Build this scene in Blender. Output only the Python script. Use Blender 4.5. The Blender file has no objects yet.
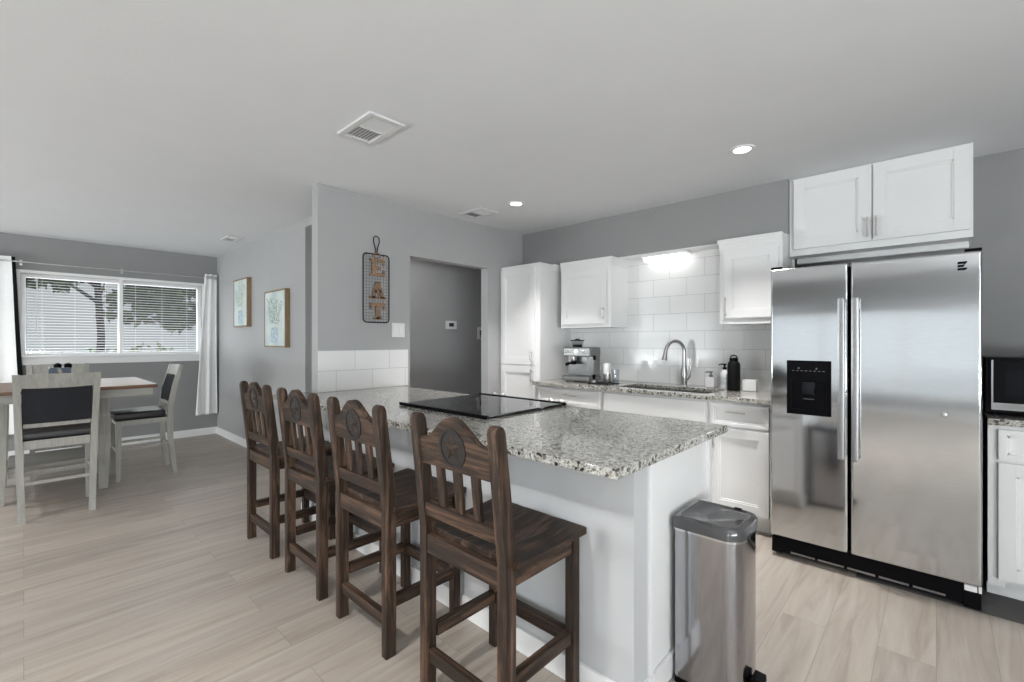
import bpy, bmesh, math, random
from mathutils import Vector, Matrix
PI = math.pi
random.seed(7)
SC = bpy.context.scene
COL = SC.collection

# ------------------------------------------------------------------ camera
cam_d = bpy.data.cameras.new('camera')
cam = bpy.data.objects.new('camera', cam_d)
COL.objects.link(cam)
cam.location = (0, 0, 1.28)
cam.rotation_euler = (PI / 2, 0, 0.7503)
cam_d.sensor_fit = 'HORIZONTAL'
cam_d.sensor_width = 36.0
cam_d.lens = 16.0
cam_d.clip_start = 0.02
SC.camera = cam

# ------------------------------------------------------------------ view, world
SC.view_settings.view_transform = 'Standard'
SC.view_settings.look = 'None'
SC.view_settings.exposure = 0.04
SC.view_settings.gamma = 1.0
SC.view_settings.use_curve_mapping = False
SC.cycles.use_denoising = True
SC.cycles.max_bounces = 10
SC.cycles.diffuse_bounces = 6
SC.cycles.glossy_bounces = 4
SC.cycles.transparent_max_bounces = 12
SC.cycles.caustics_reflective = False
SC.cycles.caustics_refractive = False
SC.cycles.sample_clamp_indirect = 6.0

world = bpy.data.worlds.new('overcast_sky')
SC.world = world
world.use_nodes = True
wn = world.node_tree.nodes
wl = world.node_tree.links
wn['Background'].inputs['Strength'].default_value = 0.48
_tc = wn.new('ShaderNodeTexCoord')
_ns = wn.new('ShaderNodeTexNoise')
_ns.inputs['Scale'].default_value = 2.5
_ns.inputs['Detail'].default_value = 4
_cr = wn.new('ShaderNodeValToRGB')
_cr.color_ramp.elements[0].position = 0.3
_cr.color_ramp.elements[0].color = (0.72, 0.82, 0.92, 1)
_cr.color_ramp.elements[1].position = 0.7
_cr.color_ramp.elements[1].color = (0.95, 0.98, 1.0, 1)
wl.new(_tc.outputs['Generated'], _ns.inputs['Vector'])
wl.new(_ns.outputs['Fac'], _cr.inputs['Fac'])
wl.new(_cr.outputs['Color'], wn['Background'].inputs['Color'])


def area_light(name, loc, aim, sx, sy, power, color=(1, 1, 1)):
    d = bpy.data.lights.new(name, 'AREA')
    d.shape = 'RECTANGLE'
    d.size, d.size_y = sx, sy
    d.energy = power
    d.color = color
    o = bpy.data.objects.new(name, d)
    COL.objects.link(o)
    o.location = loc
    o.rotation_euler = Vector(aim).to_track_quat('-Z', 'Y').to_euler()
    return o


# dining and patio lamps stand for daylight; den, corner and side are added fill;
# the upward-tilted ones are put in to brighten the ceiling
DAY = (0.96, 0.985, 1.0)
area_light('daylight_dining', (-7.62, 0.8, 1.95), (1, 0, -0.25), 1.6, 0.5, 6, DAY)
area_light('daylight_dining_up', (-7.62, 0.8, 1.2), (1, 0, 0.75), 1.6, 0.4, 24, DAY)
area_light('daylight_patio', (-1.0, -4.62, 1.08), (0, 1, 0.0), 3.4, 1.5, 12, DAY)
area_light('fill_den', (-5.4, -4.62, 1.25), (0, 1, 0.0), 2.4, 1.5, 58, DAY)
area_light('fill_den_up', (-5.4, -4.75, 0.5), (0, 1, 0.7), 2.4, 0.8, 180, DAY)
area_light('fill_corner', (2.55, -4.62, 1.25), (0, 1, 0.0), 1.1, 1.5, 40, DAY)
area_light('fill_corner_up', (2.55, -4.75, 0.5), (0, 1, 0.7), 1.1, 0.8, 110, DAY)
area_light('fill_side', (3.62, -1.3, 1.4), (-1, 0, 0.0), 3.4, 1.5, 48, DAY)
area_light('fill_side_up', (3.72, -1.3, 0.65), (-1, 0, 0.8), 3.4, 0.9, 430, DAY)

# ------------------------------------------------------------------ materials
def new_mat(name):
    m = bpy.data.materials.new(name)
    m.use_nodes = True
    nt = m.node_tree
    return m, nt, nt.nodes['Principled BSDF']


def node(nt, t, **kw):
    n = nt.nodes.new(t)
    for k, v in kw.items():
        if k in n.inputs.keys():
            n.inputs[k].default_value = v
        else:
            setattr(n, k, v)
    return n


def ramp(nt, stops, interp='LINEAR'):
    r = nt.nodes.new('ShaderNodeValToRGB')
    r.color_ramp.interpolation = interp
    e = r.color_ramp.elements
    while len(e) < len(stops):
        e.new(0.5)
    for i, (p, c) in enumerate(stops):
        e[i].position = p
        e[i].color = tuple(c) + (1,)
    return r


def plain(name, col, rough=0.5, metal=0.0, noise=0.0, nscale=30, bump=0.0, bscale=200, spec=None, coat=0.0):
    """solid colour with a little procedural variation and optional bump"""
    m, nt, b = new_mat(name)
    b.inputs['Roughness'].default_value = rough
    b.inputs['Metallic'].default_value = metal
    if spec is not None:
        b.inputs['Specular IOR Level'].default_value = spec
    b.inputs['Coat Weight'].default_value = coat
    tc = node(nt, 'ShaderNodeTexCoord')
    nz = node(nt, 'ShaderNodeTexNoise', Scale=nscale, Detail=3.0)
    nt.links.new(tc.outputs['Object'], nz.inputs['Vector'])
    k = noise
    r = ramp(nt, [(0.3, [c * (1 - k) for c in col]), (0.7, [min(1, c * (1 + k)) for c in col])])
    nt.links.new(nz.outputs['Fac'], r.inputs['Fac'])
    nt.links.new(r.outputs['Color'], b.inputs['Base Color'])
    if bump:
        n2 = node(nt, 'ShaderNodeTexNoise', Scale=bscale, Detail=2.0)
        nt.links.new(tc.outputs['Object'], n2.inputs['Vector'])
        bp = node(nt, 'ShaderNodeBump', Strength=bump, Distance=0.004)
        nt.links.new(n2.outputs['Fac'], bp.inputs['Height'])
        nt.links.new(bp.outputs['Normal'], b.inputs['Normal'])
    return m


def wood(name, dark, mid, light, axis='Z', scale=1.0, rough=0.5, bump=0.15):
    """streaky wood, grain along the given object axis"""
    m, nt, b = new_mat(name)
    b.inputs['Roughness'].default_value = rough
    b.inputs['Specular IOR Level'].default_value = 0.3
    tc = node(nt, 'ShaderNodeTexCoord')
    mp = node(nt, 'ShaderNodeMapping')
    s = [22.0 * scale] * 3
    s['XYZ'.index(axis)] = 1.6 * scale
    mp.inputs['Scale'].default_value = s
    oi = node(nt, 'ShaderNodeObjectInfo')
    ad = node(nt, 'ShaderNodeVectorMath', operation='ADD')
    nt.links.new(tc.outputs['Object'], ad.inputs[0])
    cx = node(nt, 'ShaderNodeCombineXYZ')
    ml = node(nt, 'ShaderNodeMath', operation='MULTIPLY')
    ml.inputs[1].default_value = 7.3
    nt.links.new(oi.outputs['Random'], ml.inputs[0])
    for q in 'XYZ':
        nt.links.new(ml.outputs[0], cx.inputs[q])
    nt.links.new(cx.outputs[0], ad.inputs[1])
    nt.links.new(ad.outputs[0], mp.inputs['Vector'])
    n1 = node(nt, 'ShaderNodeTexNoise', Scale=1.5, Detail=8.0, Roughness=0.72, Distortion=0.9)
    nt.links.new(mp.outputs[0], n1.inputs['Vector'])
    r = ramp(nt, [(0.28, dark), (0.5, mid), (0.74, light)])
    nt.links.new(n1.outputs['Fac'], r.inputs['Fac'])
    nt.links.new(r.outputs['Color'], b.inputs['Base Color'])
    bp = node(nt, 'ShaderNodeBump', Strength=bump, Distance=0.002)
    nt.links.new(n1.outputs['Fac'], bp.inputs['Height'])
    nt.links.new(bp.outputs['Normal'], b.inputs['Normal'])
    return m


def floor_mat():
    m, nt, b = new_mat('light_oak_planks')
    L = nt.links
    tc = node(nt, 'ShaderNodeTexCoord')
    sp = node(nt, 'ShaderNodeSeparateXYZ')
    L.new(tc.outputs['Object'], sp.inputs[0])
    cb = node(nt, 'ShaderNodeCombineXYZ')
    L.new(sp.outputs['Y'], cb.inputs['X'])
    L.new(sp.outputs['X'], cb.inputs['Y'])
    br = node(nt, 'ShaderNodeTexBrick', Scale=1.0)
    br.offset = 0.37
    br.inputs['Brick Width'].default_value = 1.22
    br.inputs['Row Height'].default_value = 0.18
    br.inputs['Mortar Size'].default_value = 0.0009
    br.inputs['Mortar Smooth'].default_value = 0.2
    br.inputs['Color1'].default_value = (0, 0, 0, 1)
    br.inputs['Color2'].default_value = (1, 1, 1, 1)
    br.inputs['Mortar'].default_value = (0.5, 0.5, 0.5, 1)
    L.new(cb.outputs[0], br.inputs['Vector'])
    # grain, shifted per plank
    sh = node(nt, 'ShaderNodeVectorMath', operation='SCALE')
    sh.inputs['Scale'].default_value = 9.0
    L.new(br.outputs['Color'], sh.inputs[0])
    ad = node(nt, 'ShaderNodeVectorMath', operation='ADD')
    L.new(cb.outputs[0], ad.inputs[0])
    L.new(sh.outputs[0], ad.inputs[1])
    mp = node(nt, 'ShaderNodeMapping')
    mp.inputs['Scale'].default_value = (1.1, 13.0, 1.0)
    L.new(ad.outputs[0], mp.inputs['Vector'])
    n1 = node(nt, 'ShaderNodeTexNoise', Scale=1.3, Detail=7.0, Roughness=0.62, Distortion=0.9)
    L.new(mp.outputs[0], n1.inputs['Vector'])
    r = ramp(nt, [(0.28, (0.262, 0.222, 0.184)), (0.48, (0.348, 0.304, 0.262)), (0.7, (0.405, 0.364, 0.322))])
    L.new(n1.outputs['Fac'], r.inputs['Fac'])
    # plank to plank tone
    tone = ramp(nt, [(0.0, (0.93, 0.93, 0.94)), (1.0, (1.05, 1.045, 1.035))])
    L.new(br.outputs['Color'], tone.inputs['Fac'])
    mx = node(nt, 'ShaderNodeMixRGB', blend_type='MULTIPLY')
    mx.inputs['Fac'].default_value = 1.0
    L.new(r.outputs['Color'], mx.inputs['Color1'])
    L.new(tone.outputs['Color'], mx.inputs['Color2'])
    mj = node(nt, 'ShaderNodeMixRGB', blend_type='MIX')
    mj.inputs['Color2'].default_value = (0.20, 0.16, 0.125, 1)
    L.new(br.outputs['Fac'], mj.inputs['Fac'])
    L.new(mx.outputs['Color'], mj.inputs['Color1'])
    L.new(mj.outputs['Color'], b.inputs['Base Color'])
    b.inputs['Roughness'].default_value = 0.42
    bp = node(nt, 'ShaderNodeBump', Strength=0.08, Distance=0.002)
    L.new(n1.outputs['Fac'], bp.inputs['Height'])
    L.new(bp.outputs['Normal'], b.inputs['Normal'])
    return m


def granite_mat():
    m, nt, b = new_mat('speckled_granite')
    L = nt.links
    tc = node(nt, 'ShaderNodeTexCoord')
    v1 = node(nt, 'ShaderNodeTexVoronoi', Scale=170.0)
    v2 = node(nt, 'ShaderNodeTexVoronoi', Scale=90.0)
    n1 = node(nt, 'ShaderNodeTexNoise', Scale=70.0, Detail=5.0, Roughness=0.7)
    n2 = node(nt, 'ShaderNodeTexNoise', Scale=9.0, Detail=3.0)
    for n in (v1, v2, n1, n2):
        L.new(tc.outputs['Object'], n.inputs['Vector'])
    r1 = ramp(nt, [(0.0, (0.03, 0.027, 0.025)), (0.15, (0.12, 0.105, 0.09)), (0.33, (0.36, 0.355, 0.325)), (0.62, (0.50, 0.498, 0.465)), (0.90, (0.64, 0.635, 0.60))], 'CONSTANT')
    sx = node(nt, 'ShaderNodeSeparateXYZ')
    L.new(v1.outputs['Color'], sx.inputs[0])
    L.new(sx.outputs[0], r1.inputs['Fac'])
    r2 = ramp(nt, [(0.38, (0.07, 0.05, 0.036)), (0.50, (0.37, 0.36, 0.32)), (0.66, (0.56, 0.56, 0.52))])
    L.new(n1.outputs['Fac'], r2.inputs['Fac'])
    mx = node(nt, 'ShaderNodeMixRGB', blend_type='MIX')
    mx.inputs['Fac'].default_value = 0.5
    L.new(r1.outputs['Color'], mx.inputs['Color1'])
    L.new(r2.outputs['Color'], mx.inputs['Color2'])
    sy = node(nt, 'ShaderNodeSeparateXYZ')
    L.new(v2.outputs['Color'], sy.inputs[0])
    gt = node(nt, 'ShaderNodeMath', operation='LESS_THAN')
    gt.inputs[1].default_value = 0.13
    L.new(sy.outputs[1], gt.inputs[0])
    mz = node(nt, 'ShaderNodeMixRGB', blend_type='MIX')
    mz.inputs['Color2'].default_value = (0.035, 0.030, 0.026, 1)
    L.new(gt.outputs[0], mz.inputs['Fac'])
    L.new(mx.outputs['Color'], mz.inputs['Color1'])
    L.new(mz.outputs['Color'], b.inputs['Base Color'])
    b.inputs['Roughness'].default_value = 0.09
    b.inputs['IOR'].default_value = 1.65
    b.inputs['Specular IOR Level'].default_value = 1.0
    return m


def tile_mat(name, ax, off=(0.0, 0.0)):
    """white 30 x 15 cm running-bond tiles; ax = the horizontal object axis"""
    m, nt, b = new_mat(name)
    L = nt.links
    tc = node(nt, 'ShaderNodeTexCoord')
    sp = node(nt, 'ShaderNodeSeparateXYZ')
    L.new(tc.outputs['Object'], sp.inputs[0])
    cb = node(nt, 'ShaderNodeCombineXYZ')
    a1 = node(nt, 'ShaderNodeMath', operation='ADD')
    a2 = node(nt, 'ShaderNodeMath', operation='ADD')
    a1.inputs[1].default_value = off[0]
    a2.inputs[1].default_value = off[1]
    L.new(sp.outputs[ax], a1.inputs[0])
    L.new(sp.outputs['Z'], a2.inputs[0])
    L.new(a1.outputs[0], cb.inputs['X'])
    L.new(a2.outputs[0], cb.inputs['Y'])
    br = node(nt, 'ShaderNodeTexBrick', Scale=1.0)
    br.offset = 0.5
    br.inputs['Brick Width'].default_value = 0.305
    br.inputs['Row Height'].default_value = 0.1545
    br.inputs['Mortar Size'].default_value = 0.0016
    br.inputs['Mortar Smooth'].default_value = 0.1
    br.inputs['Color1'].default_value = (0.80, 0.80, 0.80, 1)
    br.inputs['Color2'].default_value = (0.83, 0.83, 0.83, 1)
    br.inputs['Mortar'].default_value = (0.50, 0.50, 0.50, 1)
    L.new(cb.outputs[0], br.inputs['Vector'])
    L.new(br.outputs['Color'], b.inputs['Base Color'])
    b.inputs['Roughness'].default_value = 0.12
    iv = node(nt, 'ShaderNodeMath', operation='SUBTRACT')
    iv.inputs[0].default_value = 1.0
    L.new(br.outputs['Fac'], iv.inputs[1])
    bp = node(nt, 'ShaderNodeBump', Strength=0.5, Distance=0.002)
    L.new(iv.outputs[0], bp.inputs['Height'])
    L.new(bp.outputs['Normal'], b.inputs['Normal'])
    return m


def steel_mat(name, col=(0.60, 0.605, 0.61), rough=0.24, wave=0.0, stretch=(1, 1, 1), streak=0.05):
    m, nt, b = new_mat(name)
    L = nt.links
    b.inputs['Metallic'].default_value = 1.0
    tc = node(nt, 'ShaderNodeTexCoord')
    mp = node(nt, 'ShaderNodeMapping')
    mp.inputs['Scale'].default_value = stretch
    L.new(tc.outputs['Object'], mp.inputs['Vector'])
    n1 = node(nt, 'ShaderNodeTexNoise', Scale=60.0, Detail=3.0)
    L.new(mp.outputs[0], n1.inputs['Vector'])
    r = ramp(nt, [(0.3, [c * (1 - streak) for c in col]), (0.7, [c * (1 + streak) for c in col])])
    L.new(n1.outputs['Fac'], r.inputs['Fac'])
    L.new(r.outputs['Color'], b.inputs['Base Color'])
    b.inputs['Roughness'].default_value = rough
    if wave:
        n2 = node(nt, 'ShaderNodeTexNoise', Scale=1.0, Detail=1.5)
        m2 = node(nt, 'ShaderNodeMapping')
        m2.inputs['Scale'].default_value = (1.2, 1.2, 5.0)
        L.new(tc.outputs['Object'], m2.inputs['Vector'])
        L.new(m2.outputs[0], n2.inputs['Vector'])
        bp = node(nt, 'ShaderNodeBump', Strength=wave, Distance=0.02)
        L.new(n2.outputs['Fac'], bp.inputs['Height'])
        L.new(bp.outputs['Normal'], b.inputs['Normal'])
    return m


def glass_mat(name, tint=(1, 1, 1), refl=0.08):
    m, nt, b = new_mat(name)
    out = nt.nodes['Material Output']
    tr = node(nt, 'ShaderNodeBsdfTransparent')
    tr.inputs['Color'].default_value = tuple(tint) + (1,)
    gl = node(nt, 'ShaderNodeBsdfGlossy', Roughness=0.02)
    mx = node(nt, 'ShaderNodeMixShader')
    mx.inputs['Fac'].default_value = refl
    nt.links.new(tr.outputs[0], mx.inputs[1])
    nt.links.new(gl.outputs[0], mx.inputs[2])
    nt.links.new(mx.outputs[0], out.inputs['Surface'])
    return m


def emit_mat(name, col, strength):
    m, nt, b = new_mat(name)
    b.inputs['Base Color'].default_value = (0.9, 0.9, 0.9, 1)
    b.inputs['Emission Color'].default_value = tuple(col) + (1,)
    b.inputs['Emission Strength'].default_value = strength
    return m


def canvas_mat(name, seed):
    """pale watercolour of leafy stems in a glass jar"""
    m, nt, b = new_mat(name)
    L = nt.links
    tc = node(nt, 'ShaderNodeTexCoord')
    n1 = node(nt, 'ShaderNodeTexNoise', Scale=4.0 + seed, Detail=4.0)
    L.new(tc.outputs['Object'], n1.inputs['Vector'])
    r = ramp(nt, [(0.35, (0.46, 0.56, 0.57)), (0.55, (0.60, 0.66, 0.64)), (0.72, (0.70, 0.71, 0.67))])
    L.new(n1.outputs['Fac'], r.inputs['Fac'])
    L.new(r.outputs['Color'], b.inputs['Base Color'])
    b.inputs['Roughness'].default_value = 0.85
    return m


M = {}
M['wall'] = plain('grey_wall_paint', (0.39, 0.39, 0.395), 0.75, noise=0.015, nscale=3, bump=0.12, bscale=160)
M['wall_kitchen'] = plain('dark_grey_wall_paint', (0.275, 0.275, 0.278), 0.75, noise=0.015, nscale=3, bump=0.12, bscale=160)
M['ceiling'] = plain('ceiling_paint', (0.735, 0.745, 0.765), 0.9, noise=0.01, nscale=4, bump=0.12, bscale=70)
M['island_wall'] = plain('pale_grey_paint', (0.47, 0.475, 0.485), 0.75, spec=0.25, noise=0.01, nscale=3)
M['floor'] = floor_mat()
M['white'] = plain('white_cabinet_paint', (0.77, 0.77, 0.77), 0.32, noise=0.008, nscale=5)
M['trim'] = plain('white_trim_paint', (0.82, 0.82, 0.82), 0.4, noise=0.008, nscale=5)
M['floor_dark'] = plain('dark_grey_strip', (0.085, 0.083, 0.080), 0.8, noise=0.12, nscale=14)
M['granite'] = granite_mat()
M['tile_x'] = tile_mat('white_wall_tile', 'X', (0.05, 0.023))
M['tile_y'] = tile_mat('white_wall_tile_short', 'Y', (0.07, 0.026))
M['steel'] = steel_mat('brushed_steel', (0.64, 0.65, 0.66), 0.09, wave=0.05, stretch=(0.4, 0.4, 14))
M['steel_mid'] = steel_mat('satin_steel', (0.25, 0.25, 0.25), 0.33)
M['steel_handle'] = steel_mat('satin_handle_steel', (0.38, 0.38, 0.385), 0.35)
M['steel_bin'] = steel_mat('bin_steel', (0.42, 0.42, 0.44), 0.13, stretch=(3, 3, 0.2))
M['steel_dark'] = steel_mat('dark_steel', (0.30, 0.30, 0.31), 0.3)
M['nickel'] = steel_mat('brushed_nickel', (0.55, 0.54, 0.53), 0.28)
M['black'] = plain('black_plastic', (0.004, 0.004, 0.005), 0.3, spec=0.06)
M['black_matte'] = plain('matte_black', (0.007, 0.007, 0.008), 0.6, spec=0.15)
M['black_glass'] = plain('black_ceramic_glass', (0.012, 0.012, 0.014), 0.05, spec=0.6)
M['grey_plastic'] = plain('grey_plastic', (0.16, 0.16, 0.165), 0.35)
M['dark_glass'] = plain('dark_oven_glass', (0.010, 0.011, 0.014), 0.06, spec=0.2)
DK, MD, LT = (0.006, 0.0040, 0.0032), (0.029, 0.0175, 0.0118), (0.17, 0.096, 0.060)
M['wood_z'] = wood('dark_stained_pine_upright', DK, MD, LT, 'Z')
M['wood_x'] = wood('dark_stained_pine_across', DK, MD, LT, 'X')
M['wood_y'] = wood('dark_stained_pine_deep', DK, MD, LT, 'Y')
M['wood_black'] = wood('blackened_pine', (0.010, 0.009, 0.009), (0.022, 0.019, 0.018), (0.05, 0.040, 0.033), 'X')
M['greywash_z'] = wood('grey_washed_wood', (0.27, 0.262, 0.235), (0.36, 0.352, 0.322), (0.43, 0.42, 0.39), 'Z', 1, 0.55, 0.06)
M['greywash_y'] = wood('grey_washed_wood_long', (0.27, 0.262, 0.235), (0.36, 0.352, 0.322), (0.43, 0.42, 0.39), 'Y', 1, 0.55, 0.06)
M['tabletop'] = wood('brown_table_wood', (0.07, 0.032, 0.016), (0.13, 0.062, 0.032), (0.21, 0.11, 0.06), 'Y', 0.8, 0.42, 0.05)
M['fabric_dark'] = plain('charcoal_weave', (0.028, 0.029, 0.034), 0.9, spec=0.15, noise=0.35, nscale=260, bump=0.4, bscale=400)
M['leather_dark'] = plain('black_vinyl', (0.014, 0.013, 0.013), 0.38, bump=0.1, bscale=300)
M['curtain'] = plain('white_curtain_cloth', (0.87, 0.87, 0.87), 0.85, noise=0.02, nscale=60, bump=0.15, bscale=500)
M['blind'] = plain('white_blind', (0.80, 0.80, 0.80), 0.5)
M['glass'] = glass_mat('window_glass', (0.97, 0.985, 0.985), 0.015)
M['clear'] = glass_mat('clear_plastic', (0.90, 0.92, 0.93), 0.12)
M['plate'] = plain('white_plastic', (0.78, 0.78, 0.78), 0.35)
M['vent'] = plain('vent_paint', (0.66, 0.66, 0.67), 0.6)
M['wire'] = plain('black_wire', (0.012, 0.012, 0.015), 0.45, metal=0.4)
M['letter'] = wood('weathered_letter_wood', (0.10, 0.052, 0.028), (0.26, 0.165, 0.105), (0.42, 0.30, 0.21), 'X', 2.2, 0.7, 0.2)
M['frame_wood'] = wood('tan_frame_wood', (0.16, 0.11, 0.06), (0.25, 0.18, 0.105), (0.34, 0.26, 0.16), 'Z', 1.5, 0.6, 0.1)
M['canvas_a'] = canvas_mat('watercolour_canvas_blue', 0.0)
M['canvas_b'] = canvas_mat('watercolour_canvas_green', 1.0)
M['leaf_a'] = plain('painted_leaf_sage', (0.34, 0.42, 0.38), 0.9, noise=0.3, nscale=25)
M['leaf_b'] = plain('painted_leaf_blue', (0.44, 0.54, 0.60), 0.9, noise=0.3, nscale=25)
M['leaf_c'] = plain('painted_leaf_pale', (0.42, 0.49, 0.40), 0.9, noise=0.3, nscale=25)
def tinted_mat(name, col, tint, solid):
    m, nt, b = new_mat(name)
    b.inputs['Base Color'].default_value = tuple(col) + (1,)
    b.inputs['Roughness'].default_value = 0.2
    tr = node(nt, 'ShaderNodeBsdfTransparent')
    tr.inputs['Color'].default_value = tuple(tint) + (1,)
    mx = node(nt, 'ShaderNodeMixShader')
    mx.inputs['Fac'].default_value = solid
    nt.links.new(tr.outputs[0], mx.inputs[1])
    nt.links.new(b.outputs[0], mx.inputs[2])
    nt.links.new(mx.outputs[0], nt.nodes['Material Output'].inputs['Surface'])
    return m


M['blue_glass'] = tinted_mat('blue_grey_glass', (0.17, 0.225, 0.29), (0.6, 0.7, 0.8), 0.7)
M['flame'] = emit_mat('candle_glow', (1.0, 0.50, 0.22), 6.0)
M['lamp_glow'] = emit_mat('downlight_glow', (1.0, 0.98, 0.95), 14.0)
M['led_glow'] = emit_mat('led_panel_glow', (1.0, 0.99, 0.97), 2.3)
M['screen'] = plain('grey_screen', (0.05, 0.055, 0.06), 0.2)
M['grass'] = plain('lawn', (0.19, 0.25, 0.14), 0.95, noise=0.35, nscale=1.3)
M['road'] = plain('pale_street', (0.34, 0.345, 0.36), 0.9, noise=0.08, nscale=2)
M['bark'] = plain('bark', (0.07, 0.06, 0.052), 0.9, noise=0.3, nscale=12)
M['tree_leaf'] = plain('tree_leaf', (0.10, 0.16, 0.07), 0.8, noise=0.4, nscale=3)
M['hedge_leaf'] = plain('hedge_leaf', (0.20, 0.29, 0.13), 0.8, noise=0.4, nscale=3)


# ------------------------------------------------------------------ mesh builder
class MB:
    """collects shapes given in world (or local) coordinates; o is subtracted from every point"""
    def __init__(self, o=(0, 0, 0)):
        self.bm = bmesh.new()
        self.o = Vector(o)
        self.bev = False

    def _done(self, verts, mat=0):
        fs = set()
        for v in verts:
            v.co -= self.o
            fs.update(v.link_faces)
        for f in fs:
            f.material_index = mat

    def box(self, x0, x1, y0, y1, z0, z1, b=0.0, mat=0, rot=None, piv=None, seg=2):
        r = bmesh.ops.create_cube(self.bm, size=1.0)
        vs = r['verts']
        sx, sy, sz = abs(x1 - x0), abs(y1 - y0), abs(z1 - z0)
        c = Vector(((x0 + x1) / 2, (y0 + y1) / 2, (z0 + z1) / 2))
        for v in vs:
            v.co = Vector((v.co.x * sx, v.co.y * sy, v.co.z * sz))
        if b > 0:
            self.bev = True
            b = min(b, 0.45 * min(sx, sy, sz))
            es = list({e for v in vs for e in v.link_edges})
            rr = bmesh.ops.bevel(self.bm, geom=es, offset=b, segments=seg, profile=0.6, affect='EDGES')
            vs = list({v for f in rr['faces'] for v in f.verts} | {v for v in vs if v.is_valid})
        for v in vs:
            p = v.co + c
            if rot is not None:
                q = Vector(piv) if piv is not None else c
                p = rot @ (p - q) + q
            v.co = p
        self._done(vs, mat)
        return self

    def beam(self, p0, p1, w, h, up=(0, 0, 1), b=0.003, mat=0):
        """square bar from p0 to p1, w across, h along 'up'"""
        p0, p1 = Vector(p0), Vector(p1)
        d = (p1 - p0)
        ln = d.length
        d.normalize()
        u = Vector(up)
        x = d.cross(u)
        if x.length < 1e-4:
            x = d.cross(Vector((0, 1, 0)))
        x.normalize()
        z = x.cross(d)
        R = Matrix((x, d, z)).transposed()
        c = (p0 + p1) / 2
        self.box(c.x - w / 2, c.x + w / 2, c.y - ln / 2, c.y + ln / 2, c.z - h / 2, c.z + h / 2, b, mat, R, c)
        return self

    def loft(self, rings, cap=True, mat=0, closed_ring=True, closed_path=False):
        bm = self.bm
        rv = [[bm.verts.new(Vector(p)) for p in r] for r in rings]
        n = len(rv[0])
        m = len(rv)
        for i in range(m if closed_path else m - 1):
            A, B = rv[i], rv[(i + 1) % m]
            for j in range(n if closed_ring else n - 1):
                k = (j + 1) % n
                try:
                    bm.faces.new((A[j], A[k], B[k], B[j]))
                except ValueError:
                    pass
        if cap and closed_ring and not closed_path:
            bm.faces.new(list(reversed(rv[0])))
            bm.faces.new(rv[-1])
        self._done([v for r in rv for v in r], mat)
        return self

    def tube(self, pts, r, seg=10, mat=0, closed=False, cap=True):
        pts = [Vector(p) for p in pts]
        n = len(pts)
        rad = r if isinstance(r, (list, tuple)) else [r] * n
        rings = []
        prev = None
        for i, p in enumerate(pts):
            if closed:
                t = pts[(i + 1) % n] - pts[i - 1]
            else:
                t = pts[min(i + 1, n - 1)] - pts[max(i - 1, 0)]
            t.normalize()
            if prev is None:
                a = Vector((0, 0, 1)) if abs(t.z) < 0.9 else Vector((1, 0, 0))
                u = t.cross(a).normalized()
            else:
                u = (prev - t * prev.dot(t)).normalized()
            prev = u
            w = t.cross(u)
            rings.append([p + (u * math.cos(2 * PI * k / seg) + w * math.sin(2 * PI * k / seg)) * rad[i] for k in range(seg)])
        return self.loft(rings, cap and not closed, mat, True, closed)

    def cyl(self, p0, p1, r, seg=20, mat=0, r2=None):
        return self.tube([p0, p1], [r, r if r2 is None else r2], seg, mat)

    def lathe(self, prof, c=(0, 0, 0), seg=24, mat=0, R=None):
        c = Vector(c)
        rings = []
        for r, z in prof:
            r = max(r, 0.0004)
            ring = []
            for k in range(seg):
                p = Vector((r * math.cos(2 * PI * k / seg), r * math.sin(2 * PI * k / seg), z))
                if R is not None:
                    p = R @ p
                ring.append(p + c)
            rings.append(ring)
        return self.loft(rings, True, mat)

    def prism(self, poly, d0, d1, plane='xz', mat=0):
        """2-D outline extruded between d0 and d1 along the axis the plane leaves out"""
        def P(a, b, d):
            return {'xz': (a, d, b), 'yz': (d, a, b), 'xy': (a, b, d)}[plane]
        return self.loft([[P(a, b, d0) for a, b in poly], [P(a, b, d1) for a, b in poly]], True, mat)

    def build(self, name, mats, parent=None, smooth=40, loc=None):
        bm = self.bm
        bmesh.ops.recalc_face_normals(bm, faces=bm.faces)
        lim = math.radians(smooth)
        for f in bm.faces:
            f.smooth = True
        for e in bm.edges:
            if len(e.link_faces) == 2:
                e.smooth = e.calc_face_angle(0) < lim
            else:
                e.smooth = False
        me = bpy.data.meshes.new(name)
        bm.to_mesh(me)
        bm.free()
        if not isinstance(mats, (list, tuple)):
            mats = [mats]
        for m in mats:
            me.materials.append(M[m])
        o = bpy.data.objects.new(name, me)
        COL.objects.link(o)
        if self.bev:
            wnm = o.modifiers.new('face_weighted_normals', 'WEIGHTED_NORMAL')
            wnm.keep_sharp = True
            wnm.weight = 80
        if parent is not None:
            o.parent = parent
        o.location = loc if loc is not None else ((0, 0, 0) if parent is not None else self.o)
        return o


def tag(o, label, cat, group=None, kind=None):
    o['label'] = label
    o['category'] = cat
    if group:
        o['group'] = group
    if kind:
        o['kind'] = kind
    return o


def thing(name, label, cat, loc=(0, 0, 0), rz=0.0, group=None):
    o = bpy.data.objects.new(name, None)
    COL.objects.link(o)
    o.location = loc
    o.rotation_euler = (0, 0, rz)
    o.empty_display_size = 0.1
    return tag(o, label, cat, group)


def struct(name, mb, mat, label=None, parent=None):
    o = mb.build(name, mat, parent)
    if parent is None:
        o['kind'] = 'structure'
        if label:
            o['label'] = label
    return o


def copy_tree(o, parent=None):
    c = o.copy()
    COL.objects.link(c)
    if parent is not None:
        c.parent = parent
    for ch in list(o.children):
        copy_tree(ch, c)
    return c


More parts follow.
